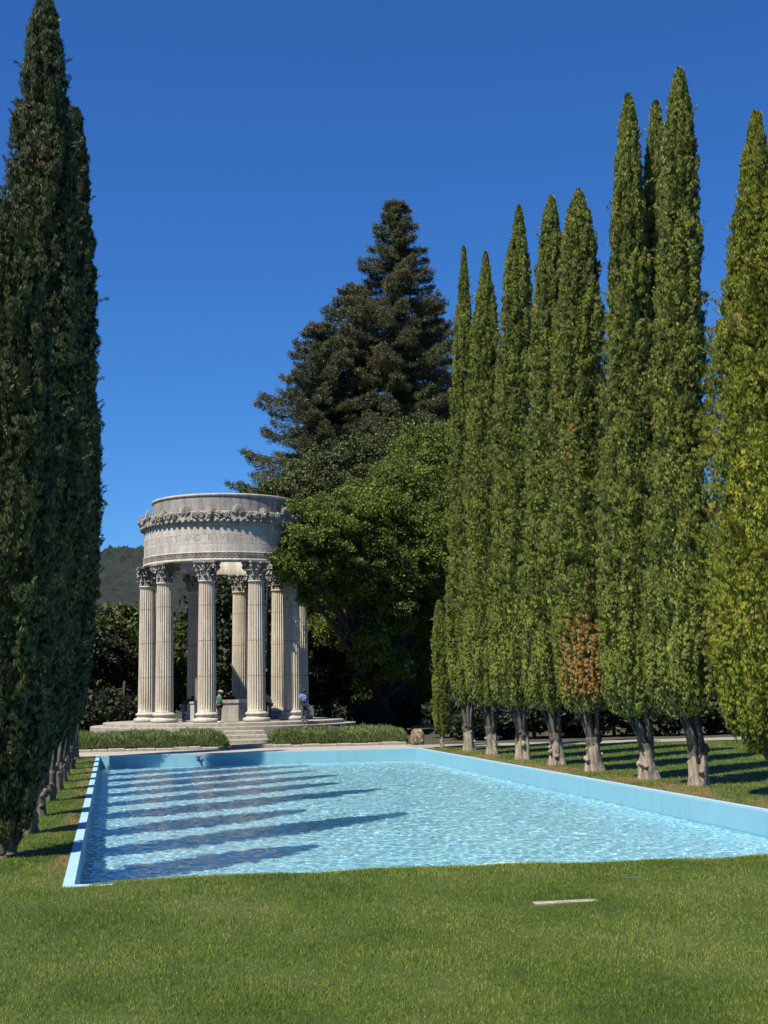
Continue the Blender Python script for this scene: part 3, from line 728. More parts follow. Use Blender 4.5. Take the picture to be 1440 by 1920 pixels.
# bright oak right of the temple, its crown reaching in front of the temple's right side
blob_tree('oak_tree', (16.5, 82), [
    B(800, 860, 75, 86), B(845, 900, 70, 86), B(760, 915, 75, 83), B(700, 960, 72, 80), B(640, 975, 62, 78), B(585, 985, 50, 76), B(548, 1020, 36, 74.5),
    B(560, 1075, 44, 75), B(528, 1060, 26, 74), B(575, 1115, 34, 75.5), B(605, 1010, 60, 76), B(660, 1090, 50, 78), B(625, 1055, 60, 77), B(700, 1045, 66, 79), B(775, 1000, 75, 81), B(840, 1000, 60, 84), B(610, 1120, 42, 78), B(540, 975, 30, 75.5),
    B(720, 1160, 55, 80), B(690, 1215, 44, 79), B(735, 1250, 40, 80), B(820, 1090, 60, 82), B(770, 1060, 60, 80), B(800, 1150, 50, 84), B(740, 1110, 50, 79), B(835, 1180, 50, 86), B(820, 1100, 55, 88), B(770, 1090, 50, 88), B(668, 1140, 40, 82), B(690, 1000, 70, 90), B(780, 1180, 60, 92), B(640, 1040, 60, 90), B(830, 1230, 60, 90), B(640, 1180, 50, 86), B(790, 1250, 50, 86), B(690, 1110, 55, 84), B(750, 1190, 55, 86), B(640, 1110, 45, 84), B(820, 1290, 45, 88), B(700, 1290, 40, 87)],
    M['oak'], 3, 'big bright green oak crowding over the right side of the temple', 'oak tree', r0=.45, per=120, sub=.6, lsz=.155, fill=1.25)
blob_tree('oak_tree', (11.5, 98), [
    B(560, 905, 48, 94), B(610, 880, 55, 95), B(670, 860, 58, 96), B(725, 840, 52, 97), B(510, 925, 34, 93), B(640, 930, 60, 94), B(700, 900, 60, 95), B(590, 950, 55, 93), B(780, 815, 50, 100), B(640, 1010, 70, 97), B(720, 980, 70, 97), B(560, 1040, 60, 97), B(620, 1110, 70, 98), B(830, 820, 40, 98)],
    M['oak_dark'], 4, 'dark green oak behind the bright one, rising above the temple roof edge', 'oak tree', r0=.4, per=110, sub=.75, lsz=.19, fill=.95)

# woodland behind the temple and behind the right row
def wood_proto(seed, mt, h, w, low=.1, name='woodland_tree', label='', group=''):
    r = random.Random(seed); bl = []
    for k in range(15):
        a = r.uniform(0, 6.28); q = r.uniform(.1, 1) ** .6 * w * .62; z = h * r.uniform(low + .12, .84)
        q *= math.sin(PI * min(.95, z / h * .8 + .22)); bl.append((q * math.cos(a), q * math.sin(a), z, r.uniform(.24, .36) * w))
    bl.append((0, 0, h * .82, w * .3)); bl.append((w * .2, 0, h * .3, w * .36)); bl.append((-w * .25, -.1 * w, h * .35, w * .36))
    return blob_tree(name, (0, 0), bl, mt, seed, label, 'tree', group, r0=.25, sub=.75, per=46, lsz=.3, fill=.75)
GB = 'woodland trees beyond the temple and the path'
protos = [wood_proto(11, M['wood'], 9, 4.2, label='x', group=GB), wood_proto(12, M['oak_dark'], 10, 4.4, label='x', group=GB), wood_proto(13, M['wood'], 8, 4.6, label='x', group=GB)]
spots = [ # px, depth, scale, proto, label
 (150, 92, .85, 0, 'dark bushy tree beyond the far left corner of the pool'),
 (222, 96, .95, 1, 'olive green tree between the left cypress row and the temple'),
 (290, 104, .85, 2, 'woodland tree seen through the gap between the two leftmost temple columns'),
 (348, 100, .84, 1, 'sunlit green tree seen between the second and third temple columns'),
 (428, 106, 1.32, 0, 'dark tree seen through the middle of the temple between the columns'),
 (492, 104, 1.4, 2, 'dark tree seen just right of the big middle column through the temple'),
 (560, 108, 1.25, 0, 'tall dark tree behind the rightmost temple columns'),
 (625, 104, 1.1, 1, 'shadowed woodland tree just right of the temple under the oaks'),
 (700, 110, 1.2, 2, 'shadowed woodland tree under the middle of the bright oak'),
 (775, 104, 1.2, 0, 'shadowed woodland tree right of the bright oak trunk'),
 (850, 100, 1.5, 1, 'woodland tree hidden behind the farthest right hand cypresses'),
 (935, 94, 1.35, 2, 'dark woodland tree behind the slender spired cypress'),
 (1015, 92, 1.3, 0, 'dark woodland tree behind the slim blunt cypress'),
 (1100, 90, 1.3, 1, 'woodland tree behind the cypress with the brown patch'),
 (1185, 88, 1.35, 2, 'woodland tree behind the two topped cypress'),
 (1270, 88, 1.3, 0, 'woodland tree behind the gap left of the tallest looking cypress'),
 (1350, 86, 1.35, 1, 'woodland tree seen in the gap left of the yellow green cypress'),
 (1440, 86, 1.4, 2, 'woodland tree at the right edge behind the yellow green cypress'),
 (1540, 86, 1.4, 0, 'woodland tree just beyond the right edge of the photo'),
]
first = [True] * 3
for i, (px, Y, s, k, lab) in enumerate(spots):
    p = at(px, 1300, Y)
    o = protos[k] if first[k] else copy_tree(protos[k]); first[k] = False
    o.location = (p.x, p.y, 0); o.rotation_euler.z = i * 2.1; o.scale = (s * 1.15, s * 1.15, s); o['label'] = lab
# leafy shrubs on the woodland edge
def shrub(seed, w, h, mt, label, group):
    r = random.Random(seed); bl = []
    for k in range(8):
        a = r.uniform(0, 6.28); q = r.uniform(0, .6) * w; bl.append((q * math.cos(a), q * math.sin(a), h * r.uniform(.25, .68), w * .42))
    return blob_tree('shrub', (0, 0), bl, mt, seed, label, 'shrub', group, r0=.06, sub=.42, per=55, lsz=.16, fill=.9)
GS = 'shrubs on the edge of the woodland'
sp_ = [shrub(21, 1.5, 2.2, M['wood'], 'x', GS), shrub(22, 1.4, 1.9, M['wood'], 'x', GS)]
sspots = [(170, 84, 1.5, 'dark shrub left of the temple platform'), (228, 88, 1.5, 'dark shrub close to the left end of the temple platform'),
 (640, 84, 1.1, 'shrub in deep shade just right of the temple platform'), (700, 82, 1.2, 'shrub with pale leaves below the hanging oak bough'),
 (760, 84, 1.2, 'shrub in deep shade behind the stone block'), (905, 69.5, 1.35, 'shrub behind the second farthest right hand trunk'),
 (1000, 69.5, 1.35, 'shrub beyond the path between two pale trunks'), (1075, 69.5, 1.35, 'sunlit shrub beyond the path, left of the brown patched cypress trunk'),
 (1150, 69.5, 1.35, 'shrub beyond the path, right of the trunk under the brown patch'), (1240, 69.5, 1.35, 'shrub beyond the path between the two nearest big trunks'),
 (1285, 69, 1.3, 'shrub beyond the path between the two nearest big trunks, lower one'), (955, 70, 1.3, 'shrub beyond the path right of the second farthest trunk'),
 (1040, 71, 1.3, 'shrub beyond the path behind the fourth pale trunk'), (1195, 71, 1.35, 'shrub beyond the path behind the big trunk under the two topped cypress'), (845, 73, 1.2, 'shrub behind the small young cypress'), (1375, 70, 1.3, 'shrub beyond the path just left of the yellow green cypress'),
 (1330, 69.5, 1.35, 'shrub beyond the path right of the nearest big trunk'), (1420, 69.5, 1.35, 'shrub beyond the path at the right edge of the photo')]
for i, (px, Y, s, lab) in enumerate(sspots):
    p = at(px, 1330, Y); o = sp_[i % 2] if i < 2 else copy_tree(sp_[i % 2])
    o.location = (p.x, p.y, -.1); o.rotation_euler.z = i * 1.9; o.scale = (s, s, s); o['label'] = lab

# ------------------------------------------------------------------ redwoods
def redwood(base, H, Rmax, seed, label, power=.8, z0=.25, nb=None, side=None):
    r = np.random.default_rng(seed); x, y = base
    t = empty('redwood_tree', (x, y, 0), 0, label, 'redwood tree', 'redwoods rising behind the oaks')
    mb = MB(); mb.tube([(0, 0, -.2), (0, 0, H * .5), (0, 0, H * .97)], [.9, .5, .06], 10); mb.build('trunk', M['bark_dark'], t)
    parts = []; nb = nb or int(H * (1 - z0) * 7.2)
    bm = MB()
    for i in range(nb):
        zt = z0 + (1 - z0) * (i + r.random()) / nb; zt = min(zt, .985)
        a = i * 2.39996 + r.normal(0, .4)
        ln = Rmax * ((1 - zt) / (1 - z0)) ** power * r.uniform(.68, 1.12) + .35
        if side is not None: ln *= 1 + side[1] * max(0, math.cos(a - side[0]))
        k = max(5, int(ln / .42)); s = np.linspace(.06, 1, k)
        droop = -.12 * ln * np.sin(s * PI * .75) + .22 * ln * np.clip(s - .6, 0, 1) ** 1.4 + .04 * ln * s
        P = np.stack([np.cos(a) * ln * s, np.sin(a) * ln * s, zt * H + droop], 1)
        bm.tube([tuple(P[0]), tuple(P[k // 2]), tuple(P[-1])], [.07, .05, .02], 4, cap=False)
        # side sprays along the branch
        wid = .14 * ln * np.sin(PI * np.clip(s, .1, .97)) ** .7 + .20
        n = int(40 + 34 * ln)
        u = r.random(n) ** .75; pc = np.stack([np.interp(u, s, P[:, q]) for q in range(3)], 1)
        w = np.interp(u, s, wid) * r.uniform(-1, 1, n)
        tn = np.array([-math.sin(a), math.cos(a), 0.]); od = np.array([math.cos(a), math.sin(a), 0.])
        C = pc + tn * w[:, None] + r.normal(0, .10, (n, 3)); C[:, 2] -= np.abs(w) * .25
        q = 7; kk = np.repeat(np.arange(n), q)
        D = unit(od * .6 + tn * np.sign(w[kk])[:, None] * .5 + r.normal(0, .45, (n * q, 3)) + np.array([0, 0, .15]))
        S = unit(np.cross(D, np.array([0, 0, 1.])) + r.normal(0, .4, (n * q, 3)))
        L = r.uniform(.15, .32, n * q)
        bt = (r.random() < .22) * r.uniform(.2, .7)
        parts.append(leaves(C[kk] + r.normal(0, .08, (n * q, 3)), D, S, L, L * .36, np.clip(bt + r.normal(0, .15, n * q), 0, 1)))
    v, f, tt = cat_meshes(parts)
    link('crown', npmesh('redwood_crown', v, f, False, tt), M['redwood'], t)
    bm.build('branches', M['bark_dark'], t)
    return t
p = at(742, 372, 118); redwood((p.x, p.y), p.z, 10.2, 5, 'tallest redwood with a pointed dark crown, centre of the photo', .70)
p = at(668, 530, 122); redwood((p.x, p.y), p.z, 9.6, 6, 'second redwood, its rounded top left of the tallest one', .50)
p = at(600, 600, 116); redwood((p.x, p.y), p.z, 11.5, 8, 'lowest redwood with long boughs sweeping left above the temple', .72, side=(PI, .10))
p = at(800, 560, 126); redwood((p.x, p.y), p.z, 7.5, 9, 'redwood half hidden between the tallest one and the right cypress row', .55)

# ------------------------------------------------------------------ temple
TX, TY, TZ = 6.34, 77.88, 1.08
CR = 4.39
temple = empty('round_temple', (TX, TY, 0), 0, 'round open stone temple of fluted columns with a carved lion head cornice beyond the pool', 'temple')

def platform():
    mb = MB()
    mb.lathe([(0.0, TZ), (6.82, TZ), (6.85, TZ - .02), (6.85, TZ - .18)], 96, False); mb.build('platform', M['step'], temple)
    mb = MB(); mb.lathe([(6.7, TZ - .18), (7.52, TZ - .18), (7.55, TZ - .2), (7.55, -.1)], 96, False); mb.build('platform_step', M['step'], temple)
platform()

def base_mesh():
    mb = MB()
    pf = [(0.62, 0)] + [(.70 + .055 * math.sin(t), .11 - .10 * math.cos(t)) for t in np.linspace(0.2, PI - .2, 8)] + [(.64, .225)]
    pf += [(.64, .24)] + [(.60 - .035 * math.sin(t), .30 - .06 * math.cos(t)) for t in np.linspace(0, PI, 6)] + [(.62, .37)]
    pf += [(.60 + .045 * math.sin(t), .43 - .06 * math.cos(t)) for t in np.linspace(0.2, PI - .2, 6)] + [(.555, .50), (.535, .56), (.3, .56)]
    mb.lathe(pf, 40); return mb.mesh('column_base')
def shaft_mesh():
    n = 24; sub = 6; cols = n * sub; zs = [0, .04, .10, .5, 1.5, 3, 4.5, 6, 6.95, 7.03, 7.07]; Hs = 7.07
    mb = MB(); vs = []; fs = []
    for z in zs:
        t = z / Hs; R = .505 - .065 * t ** 1.6
        dep = 0 if (z < .05 or z > 7.05) else (.5 if (z < .11 or z > 7.0) else 1)
        for i in range(cols):
            a = 2 * PI * i / cols; u = (i % sub) / sub
            d = 0 if u in (0,) else math.sin(PI * (u)) ** .6
            r_ = R * (1 - .14 * dep * d); vs.append((r_ * math.sin(a), -r_ * math.cos(a), z))
    for k in range(len(zs) - 1):
        for i in range(cols):
            j = (i + 1) % cols; fs.append((k * cols + i, k * cols + j, (k + 1) * cols + j, (k + 1) * cols + i))
    mb.add(vs, fs, False)
    mb.lathe([(.43, 7.06), (.475, 7.07), (.49, 7.105), (.475, 7.14), (.43, 7.15)], 32)
    return mb.mesh('column_shaft')
def capital_mesh():
    mb = MB(); H = 1.10
    mb.lathe([(.40, 0), (.41, .3), (.44, .65), (.52, .88), (.60, .93)], 32)
    def leaf(a, z0, h, w, r0, curl):
        # acanthus blade: ribbed strip that rises along the bell and rolls outward
        rows = []; k = 9; 
        for i in range(k + 1):
            t = i / k
            if t < .7: r_ = r0 + .03 + .06 * t ** 2; z = z0 + h * t / .78
            else:
                q = (t - .7) / .3 * PI * .85; r_ = r0 + .06 + curl * (1 - math.cos(q)); z = z0 + h * .9 + curl * .9 * math.sin(q) - .02
            ww = w * (.62 + .5 * math.sin(PI * min(t * 1.05, 1))) * (1 + .16 * math.sin(i * 2.6)) * (1 if t < .9 else .7)
            row = []
            for s in (-1, -.5, 0, .5, 1):
                da = s * ww * .5 / max(r_, .1); rr = r_ + .028 * (1 - abs(s)) - .02 * abs(s) + (.012 if s == 0 else 0)
                row.append((rr * math.sin(a + da), -rr * math.cos(a + da), z - .03 * abs(s)))
            rows.append(row)
        vs = [v for row in rows for v in row]; fs = []
        for i in range(k):
            for s in range(4): fs.append((i * 5 + s, i * 5 + s + 1, (i + 1) * 5 + s + 1, (i + 1) * 5 + s))
        mb.add(vs, fs, False)
    for i in range(8): leaf(2 * PI * i / 8, 0.0, .34, .30, .42, .075)
    for i in range(8): leaf(2 * PI * (i + .5) / 8, .05, .60, .28, .425, .09)
    def volute(c, u, w, R, th):
        # spiral ribbon in plane (u, z)
        pts = []; n = 26
        for i in range(n + 1):
            t = i / n; ang = PI * .5 - t * 3.6 * PI; rr = R * (1 - .80 * t)
            pts.append(Vector(c) + Vector(u) * (math.cos(ang) * rr) + Vector((0, 0, 1)) * (math.sin(ang) * rr))
        mb.tube(pts, [th * (1 - .35 * i / n) for i in range(n + 1)], 6)
        mb.ball(c, R * .28, 8, 6)
    for k in range(4):      # corner volutes
        a = PI / 4 + k * PI / 2
        for s in (-1, 1):
            o = Vector((math.sin(a), -math.cos(a), 0)); tn = Vector((math.cos(a), math.sin(a), 0)) * s
            c = o * .70 + Vector((0, 0, .80)) + tn * .045
            volute(c, o, None, .125, .032)
            st = o * .47 + tn * .22 + Vector((0, 0, .45)); mb.tube([st, o * .53 + tn * .15 + Vector((0, 0, .72)), o * .66 + tn * .06 + Vector((0, 0, .92))], [.028, .032, .034], 6)
        b = k * PI / 2      # inner scrolls and centre rosette
        o = Vector((math.sin(b), -math.cos(b), 0)); tn = Vector((math.cos(b), math.sin(b), 0))
        for s in (-1, 1):
            volute(o * .545 + tn * .10 * s + Vector((0, 0, .80)), tn * s, None, .075, .022)
        mb.ball(o * .62 + Vector((0, 0, .985)), .075, 8, 6, (1, 1, 1))
        mb.tube([o * .50 + Vector((0, 0, .5)), o * .56 + Vector((0, 0, .93))], [.03, .022], 6)
    # abacus with hollow sides
    def ab(z, g):
        out = []
        for k in range(4):
            a0 = PI / 4 + k * PI / 2
            c0 = Vector((math.sin(a0 - .07), -math.cos(a0 - .07), 0)) * (.86 + g); c1 = Vector((math.sin(a0 + .07), -math.cos(a0 + .07), 0)) * (.86 + g)
            out += [c0, c1]
            a2 = PI / 4 + (k + 1) * PI / 2; d0 = Vector((math.sin(a2 - .07), -math.cos(a2 - .07), 0)) * (.86 + g)
            mid = Vector((math.sin(a0 + PI / 4), -math.cos(a0 + PI / 4), 0)) * (.53 + g)
            for q in (.2, .4, .6, .8):
                p_ = c1.lerp(d0, q); bow = math.sin(PI * q); m0 = c1.lerp(d0, .5); out.append(p_ + (mid - m0) * bow)
        return [(v.x, v.y, z) for v in out]
    rows = [ab(.955, -.05), ab(.985, -.02), ab(1.02, -.02), ab(1.03, 0), ab(H, 0)]
    n = len(rows[0]); vs = [v for r_ in rows for v in r_]; fs = []
    for i in range(len(rows) - 1):
        for j in range(n): fs.append((i * n + j, i * n + (j + 1) % n, (i + 1) * n + (j + 1) % n, (i + 1) * n + j))
    fs.append(tuple(range(n))[::-1]); fs.append(tuple((len(rows) - 1) * n + j for j in range(n)))
    mb.add(vs, fs, False)
    return mb.mesh('column_capital')
bm_, sm_, cm_ = base_mesh(), shaft_mesh(), capital_mesh()
for mm_, mt in ((bm_, M['stone']), (sm_, M['shaft']), (cm_, M['ornament'])): mm_.materials.append(mt)
PH = .3285
col0 = bpy.data.objects.new('column', sm_); COL.objects.link(col0); col0.parent = temple
b0 = link('column_base', bm_, None, col0); b0.location.z = -.56
c0 = link('column_capital', cm_, None, col0); c0.location.z = 7.10
for i in range(10):
    o = col0 if i == 0 else copy_tree(col0, temple)
    a = PH + i * 2 * PI / 10
    o.location = (CR * math.sin(a), -CR * math.cos(a), TZ + .56); o.rotation_euler.z = a + (.0 if i == 0 else 0)
ZE = TZ + .56 + 7.10 + 1.10      # underside of the entablature = 9.84

def entablature():
    ro, ri = 4.66, 3.92
    mb = MB()   # drum with ashlar
    mb.lathe([(ro - .03, ZE + .52), (ro - .03, ZE + 2.18)], 160); mb.lathe([(ri + .05, ZE + 2.9), (ri + .05, ZE + .56), (ri, ZE + .55), (ri, ZE + .0)], 120)
    mb.build('drum', M['ashlar'], temple)
    mb = MB()   # architrave: plain fillet, carved guilloche band, soffit
    mb.lathe([(ri, ZE), (ro + .035, ZE), (ro + .035, ZE + .13), (ro + .0, ZE + .15), (ro, ZE + .17), (ro, ZE + .44), (ro + .03, ZE + .46), (ro + .03, ZE + .52), (ro - .03, ZE + .53)], 160)
    a = mb.build('architrave', M['stone'], temple)
    mb = MB(); n = 110
    for i in range(n):
        t = 2 * PI * i / n; w = 2 * PI / n * ro
        o = Vector((math.sin(t), -math.cos(t), 0)); tn = Vector((math.cos(t), math.sin(t), 0))
        pts = [o * (ro + .012) + tn * (w * .52 * math.cos(q)) + Vector((0, 0, ZE + .305 + .095 * math.sin(q))) for q in np.linspace(0, 2 * PI, 9)]
        mb.tube(pts, [.020] * 9, 4, cap=False); mb.ball(o * (ro + .005) + Vector((0, 0, ZE + .305)), .034, 6, 4)
    mb.build('guilloche', M['ornament'], a)
    # cornice profile: bed mould, drip, gutter wall with scrollwork
    mb = MB(); zc = ZE + 2.12
    mb.lathe([(ro - .03, zc), (ro + .06, zc + .03), (ro + .10, zc + .10), (ro + .11, zc + .12), (ro + .17, zc + .14), (ro + .17, zc + .22), (ro + .16, zc + .24), (ro + .15, zc + .30), (ro + .15, zc + .46), (ro + .18, zc + .60), (ro + .18, zc + .64), (ro + .10, zc + .66), (4.15, zc + .68)], 160)
    co = mb.build('cornice', M['ornament'], temple)
    mb = MB(); n = 82
    for i in range(n):   # scalloped drops under the cornice
        t = 2 * PI * (i + .5) / n
        mb.ball(((ro + .09) * math.sin(t), -(ro + .09) * math.cos(t), zc + .10), .135, 8, 6, (1, 1, .8))
    mb.build('scalloped_edge', M['ornament'], co)
    mb = MB()
    r = random.Random(4)
    def scroll(a, z, R, s):
        o = Vector((math.sin(a), -math.cos(a), 0)); tn = Vector((math.cos(a), math.sin(a), 0)) * s
        pts = []; n = 18
        for i in range(n + 1):
            q = i / n; ang = -PI * .5 + q * 3.0 * PI; rr = R * (1 - .75 * q)
            pts.append(o * (ro + .20 + .03 * q) + tn * (math.cos(ang) * rr) + Vector((0, 0, z + math.sin(ang) * rr)))
        mb.tube(pts, [.052 - .016 * i / n for i in range(n + 1)], 5); mb.ball(pts[-1], .045, 6, 5)
    P0 = .075; ST = 2 * PI / 10
    for k in range(10):
        for q, s in ((.13, 1), (.215, -1), (.41, 1), (.50, -1)):
            scroll(P0 + k * ST + q, zc + .45 + r.uniform(-.03, .03), .175, s)
        for q in range(26):   # leafy bits between
            a = P0 + k * ST + r.uniform(.1, .55); z = zc + r.uniform(.27, .6)
            mb.ball(((ro + .19) * math.sin(a), -(ro + .19) * math.cos(a), z), r.uniform(.035, .08), 6, 4, (1, 1, r.uniform(.8, 1.8)))
    mb.build('scrollwork', M['ornament'], co)
    # palmette: ribbed fan; lion head: mane, muzzle, brow, ears
    pm = MB()
    for i in range(9):
        t = (i - 4) / 4 * 1.25; L = .40 * (1 - .22 * abs(t) / 1.25)
        d = Vector((math.sin(t), 0, math.cos(t)))
        pts = [Vector((0, -.02, .06)) + d * (L * u) + Vector((0, -.05 * math.sin(PI * u), 0)) for u in np.linspace(.05, 1, 6)]
        pm.tube(pts, [.02, .032, .045, .052, .05, .03], 6)
    pm.add([(.36 * math.sin(t) if k else 0, .01, .06 + .38 * math.cos(t) if k else 0) for k, t in [(0, 0)] + [(1, -1.4 + 2.8 * i / 12) for i in range(13)]], [(0, i + 1, i + 2) for i in range(12)])
    for s in (-1, 1):
        pts = [Vector((s * (.12 + .08 * math.cos(q) * (1 - q / 9)), -.05, .05 + .08 * math.sin(q) * (1 - q / 9))) for q in np.linspace(0, 7, 14)]
        pm.tube(pts, [.024] * 14, 5)
    pme = pm.mesh('palmette'); pme.materials.append(M['ornament'])
    ln = MB()
    ln.ball((0, -.06, .2), .20, 14, 10, (1, .85, 1.1)); ln.ball((0, -.24, .13), .105, 10, 7, (1, 1.05, .8)); ln.ball((0, -.22, .02), .07, 8, 6, (1.1, 1, .6))
    ln.ball((0, -.32, .18), .04, 8, 5, (1.2, 1, .8))
    for s in (-1, 1):
        ln.ball((s * .075, -.22, .25), .04, 8, 5); ln.ball((s * .16, -.07, .36), .05, 8, 5)
    for i in range(14):
        t = 2 * PI * i / 14; ln.tube([(.15 * math.sin(t), -.10, .2 + .17 * math.cos(t)), (.24 * math.sin(t), -.05, .2 + .26 * math.cos(t)), (.27 * math.sin(t + .15), .04, .2 + .29 * math.cos(t + .15))], [.05, .05, .02], 5)
    lme = ln.mesh('lion_head'); lme.materials.append(M['ornament'])
    for k in range(10):
        a = P0 + k * ST
        o = link('palmette', pme, None, co); o.location = ((ro + .16) * math.sin(a), -(ro + .16) * math.cos(a), zc + .42); o.rotation_euler.z = a; o.scale = (1.2, .6, 1.35)
        a += ST / 2
        o = link('lion_head', lme, None, co); o.location = ((ro + .10) * math.sin(a), -(ro + .10) * math.cos(a), zc + .30); o.rotation_euler.z = a; o.scale = (1.1, .85, 1.15)
    # attic
    mb = MB(); mb.lathe([(4.15, zc + .66), (4.15, ZE + 3.70)], 140); mb.build('attic_wall', M['attic'], temple)
    mb = MB(); mb.lathe([(3.90, ZE + 2.9), (3.86, ZE + 3.72), (3.9, ZE + 3.84), (4.19, ZE + 3.84), (4.21, ZE + 3.82), (4.21, ZE + 3.71), (4.15, ZE + 3.69)], 140); mb.build('attic_rim', M['stone'], temple)
    # inscription round the drum
    txt = 'I GIVE WATERS IN THE WILDERNESS AND RIVERS IN THE DESERT TO GIVE DRINK TO MY PEOPLE  '
    H = .34; R = ro - .03; adv = .073; start = -.545 - .0     # angle of the A of AND
    i0 = txt.index('AND')
    ins = MB()
    for i, ch in enumerate(txt):
        if ch == ' ': continue
        cu = bpy.data.curves.new('t', 'FONT'); cu.body = ch; cu.size = H * 1.38; cu.align_x = 'CENTER'; cu.extrude = 0; cu.resolution_u = 3
        ob = bpy.data.objects.new('t', cu); COL.objects.link(ob)
        bpy.context.view_layer.update()
        me = ob.to_mesh(); a0 = start + (i - i0) * adv
        vs = []
        for v in me.vertices:
            a = a0 + v.co.x / R; vs.append(((R + .006) * math.sin(a), -(R + .006) * math.cos(a), ZE + .52 + .50 + .13 + v.co.y))
        ins.add(vs, [tuple(p_.vertices) for p_ in me.polygons])
        ob.to_mesh_clear(); bpy.data.objects.remove(ob); bpy.data.curves.remove(cu)
    ins.build('inscription', M['letter'], temple)
entablature()

# well parapet in the middle of the temple
def well():
    w = empty('well_parapet', (TX, TY, TZ), 0, 'waist high many sided stone well parapet in the middle of the temple', 'well parapet')
    n = 10; mb = MB()
    mb.lathe([(1.95, 0), (1.95, 1.05)], n, False, a0=PH, a1=PH + 2 * PI); mb.lathe([(1.60, 1.05), (1.60, 0)], n, False, a0=PH, a1=PH + 2 * PI); mb.build('wall', M['stone'], w)
    mb = MB(); mb.lathe([(1.56, 1.0), (2.0, 1.0), (2.0, 1.18), (1.56, 1.18)], n, False, a0=PH, a1=PH + 2 * PI, closed=True); mb.build('cap', M['stone'], w)
well()

# garden steps from the walkway up to the platform
def steps():
    st = empty('garden_steps', (6.65, 64.7, 0), 0, 'flight of broad pale stone steps between the two hedges', 'steps')
    ys = [65.0, 66.3, 67.6, 68.9, 70.3]; w = 1.0
    for i in range(4):
        mb = MB(); zz_ = .18 * (i + 1)
        mb.box((-w, ys[i] - 64.7, -.05 if i == 0 else zz_ - .18), (w, 6.0 if i == 3 else (ys[i + 1] - 64.7 + .02), zz_), bev=.015)
        o = mb.build('step', M['step'], st)
        if i == 3: pass
steps()

# hedges with stone curbs
def hedge(name, x0, x1, y0, y1, h, seed, label):
    r = np.random.default_rng(seed); t = empty(name, ((x0 + x1) / 2, (y0 + y1) / 2, 0), 0, label, 'hedge', 'low hedges either side of the garden steps')
    cxm, cym = (x0 + x1) / 2, (y0 + y1) / 2
    n = 52000; x = r.uniform(x0, x1, n); y = y0 + (y1 - y0) * r.random(n) ** 1.6
    e = np.minimum(np.minimum(x - x0, x1 - x), np.minimum(y - y0, y1 - y))
    hz = h * (1 - np.exp(-e * 6)) * (.74 + .12 * np.sin(x * 2.1 + y) + .10 * np.sin(x * 5.3 + 1.2 + y * 2) + .08 * np.sin(y * 4 + x))
    z = .08 + hz * r.random(n) ** .35
    P = np.stack([x - cxm, y - cym, z], 1)
    D = unit(np.stack([r.normal(0, .5, n), r.normal(-.2, .5, n), np.ones(n)], 1)); b = r.uniform(0, 2 * PI, n); S = np.stack([np.cos(b), np.sin(b), 0 * b], 1)
    L = r.uniform(.12, .32, n)
    v, f, tt = leaves(P, D, S, L, L * .16, np.zeros(n)); link('foliage', npmesh('hedge_foliage', v, f, False, tt), M['hedge'], t)
    # twiggy heart
    nx, ny = 40, 14; V = []
    for i in range(nx):
        for j in range(ny):
            X = x0 + (x1 - x0) * i / (nx - 1); Y = y0 + (y1 - y0) * j / (ny - 1); e = min(X - x0, x1 - X, Y - y0, y1 - Y)
            V.append((X - cxm, Y - cym,   .02 + h * .6 * (1 - math.exp(-e * 7)) * (.9 + .1 * math.sin(X * 2.1 + Y))))
    idx = np.arange(nx * ny).reshape(nx, ny); Fq = np.stack([idx[:-1, :-1], idx[1:, :-1], idx[1:, 1:], idx[:-1, 1:]], -1).reshape(-1, 4)
    link('stems', npmesh('hedge_stems', np.array(V), Fq, True, np.zeros(len(Fq))), M['hedge'], t)
    return t
hedge('hedge', -2.2, 5.5, 65.25, 70.0, .72, 1, 'low shaggy green hedge left of the garden steps')
hedge('hedge', 7.8, 14.35, 65.25, 70.2, .70, 2, 'low shaggy green hedge right of the garden steps, ending at the stone block')
def curb(x0, x1, label, seed):
    mb = MB(); r = random.Random(seed); x = x0
    while x < x1:
        w = min(r.uniform(.5, .95), x1 - x); mb.box((x - x0, 0, -.03), (x + w - .02 - x0, .28, .13 + r.uniform(-.02, .03)), bev=.03); x += w
    o = mb.build('stone_curb', M['step']); o.location = (x0, 64.93, 0); tag(o, label, 'curb', 'stone curbs along the hedges')
curb(-2.3, 5.4, 'low stone curb edging the front of the left hedge', 1); curb(7.6, 14.2, 'low stone curb edging the front of the right hedge', 2)

def rough_block():
    r = np.random.default_rng(3); n = 14
    V = []; Fq = []
    # rounded rough box from a cube grid
    g = 10; idx = {}
    def key(i, j, k): 
        if (i, j, k) not in idx:
            p_ = np.array([i, j, k], float) / g * 2 - 1; q = np.sign(p_) * np.abs(p_) ** .9
            l = np.linalg.norm(p_, 4); q = p_ / max(l, .6) * (.9 if l > .95 else 1)
            idx[(i, j, k)] = len(V); V.append(q * np.array([.36 - .05 * (k / g), .38, .44]) + r.normal(0, .014, 3) + np.array([0, 0, .42]))
        return idx[(i, j, k)]
    for a in range(g):
        for b in range(g):
            for s in (0, g):
                Fq.append((key(s, a, b), key(s, a + 1, b), key(s, a + 1, b + 1), key(s, a, b + 1)))
                Fq.append((key(a, s, b), key(a + 1, s, b), key(a + 1, s, b + 1), key(a, s, b + 1)))
                Fq.append((key(a, b, s), key(a + 1, b, s), key(a + 1, b + 1, s), key(a, b + 1, s)))
    o = link('stone_block', npmesh('stone_block', np.array(V), np.array(Fq), False), M['rubble']); o.location = (14.6, 64.3, -.06)
    tag(o, 'rough mottled square stone block at the right end of the right hedge', 'stone block')
M['rubble'], nt, b = mat('rubble_stone')
vo = N(nt, 'TexVoronoi'); vo.inputs['Scale'].default_value = 5
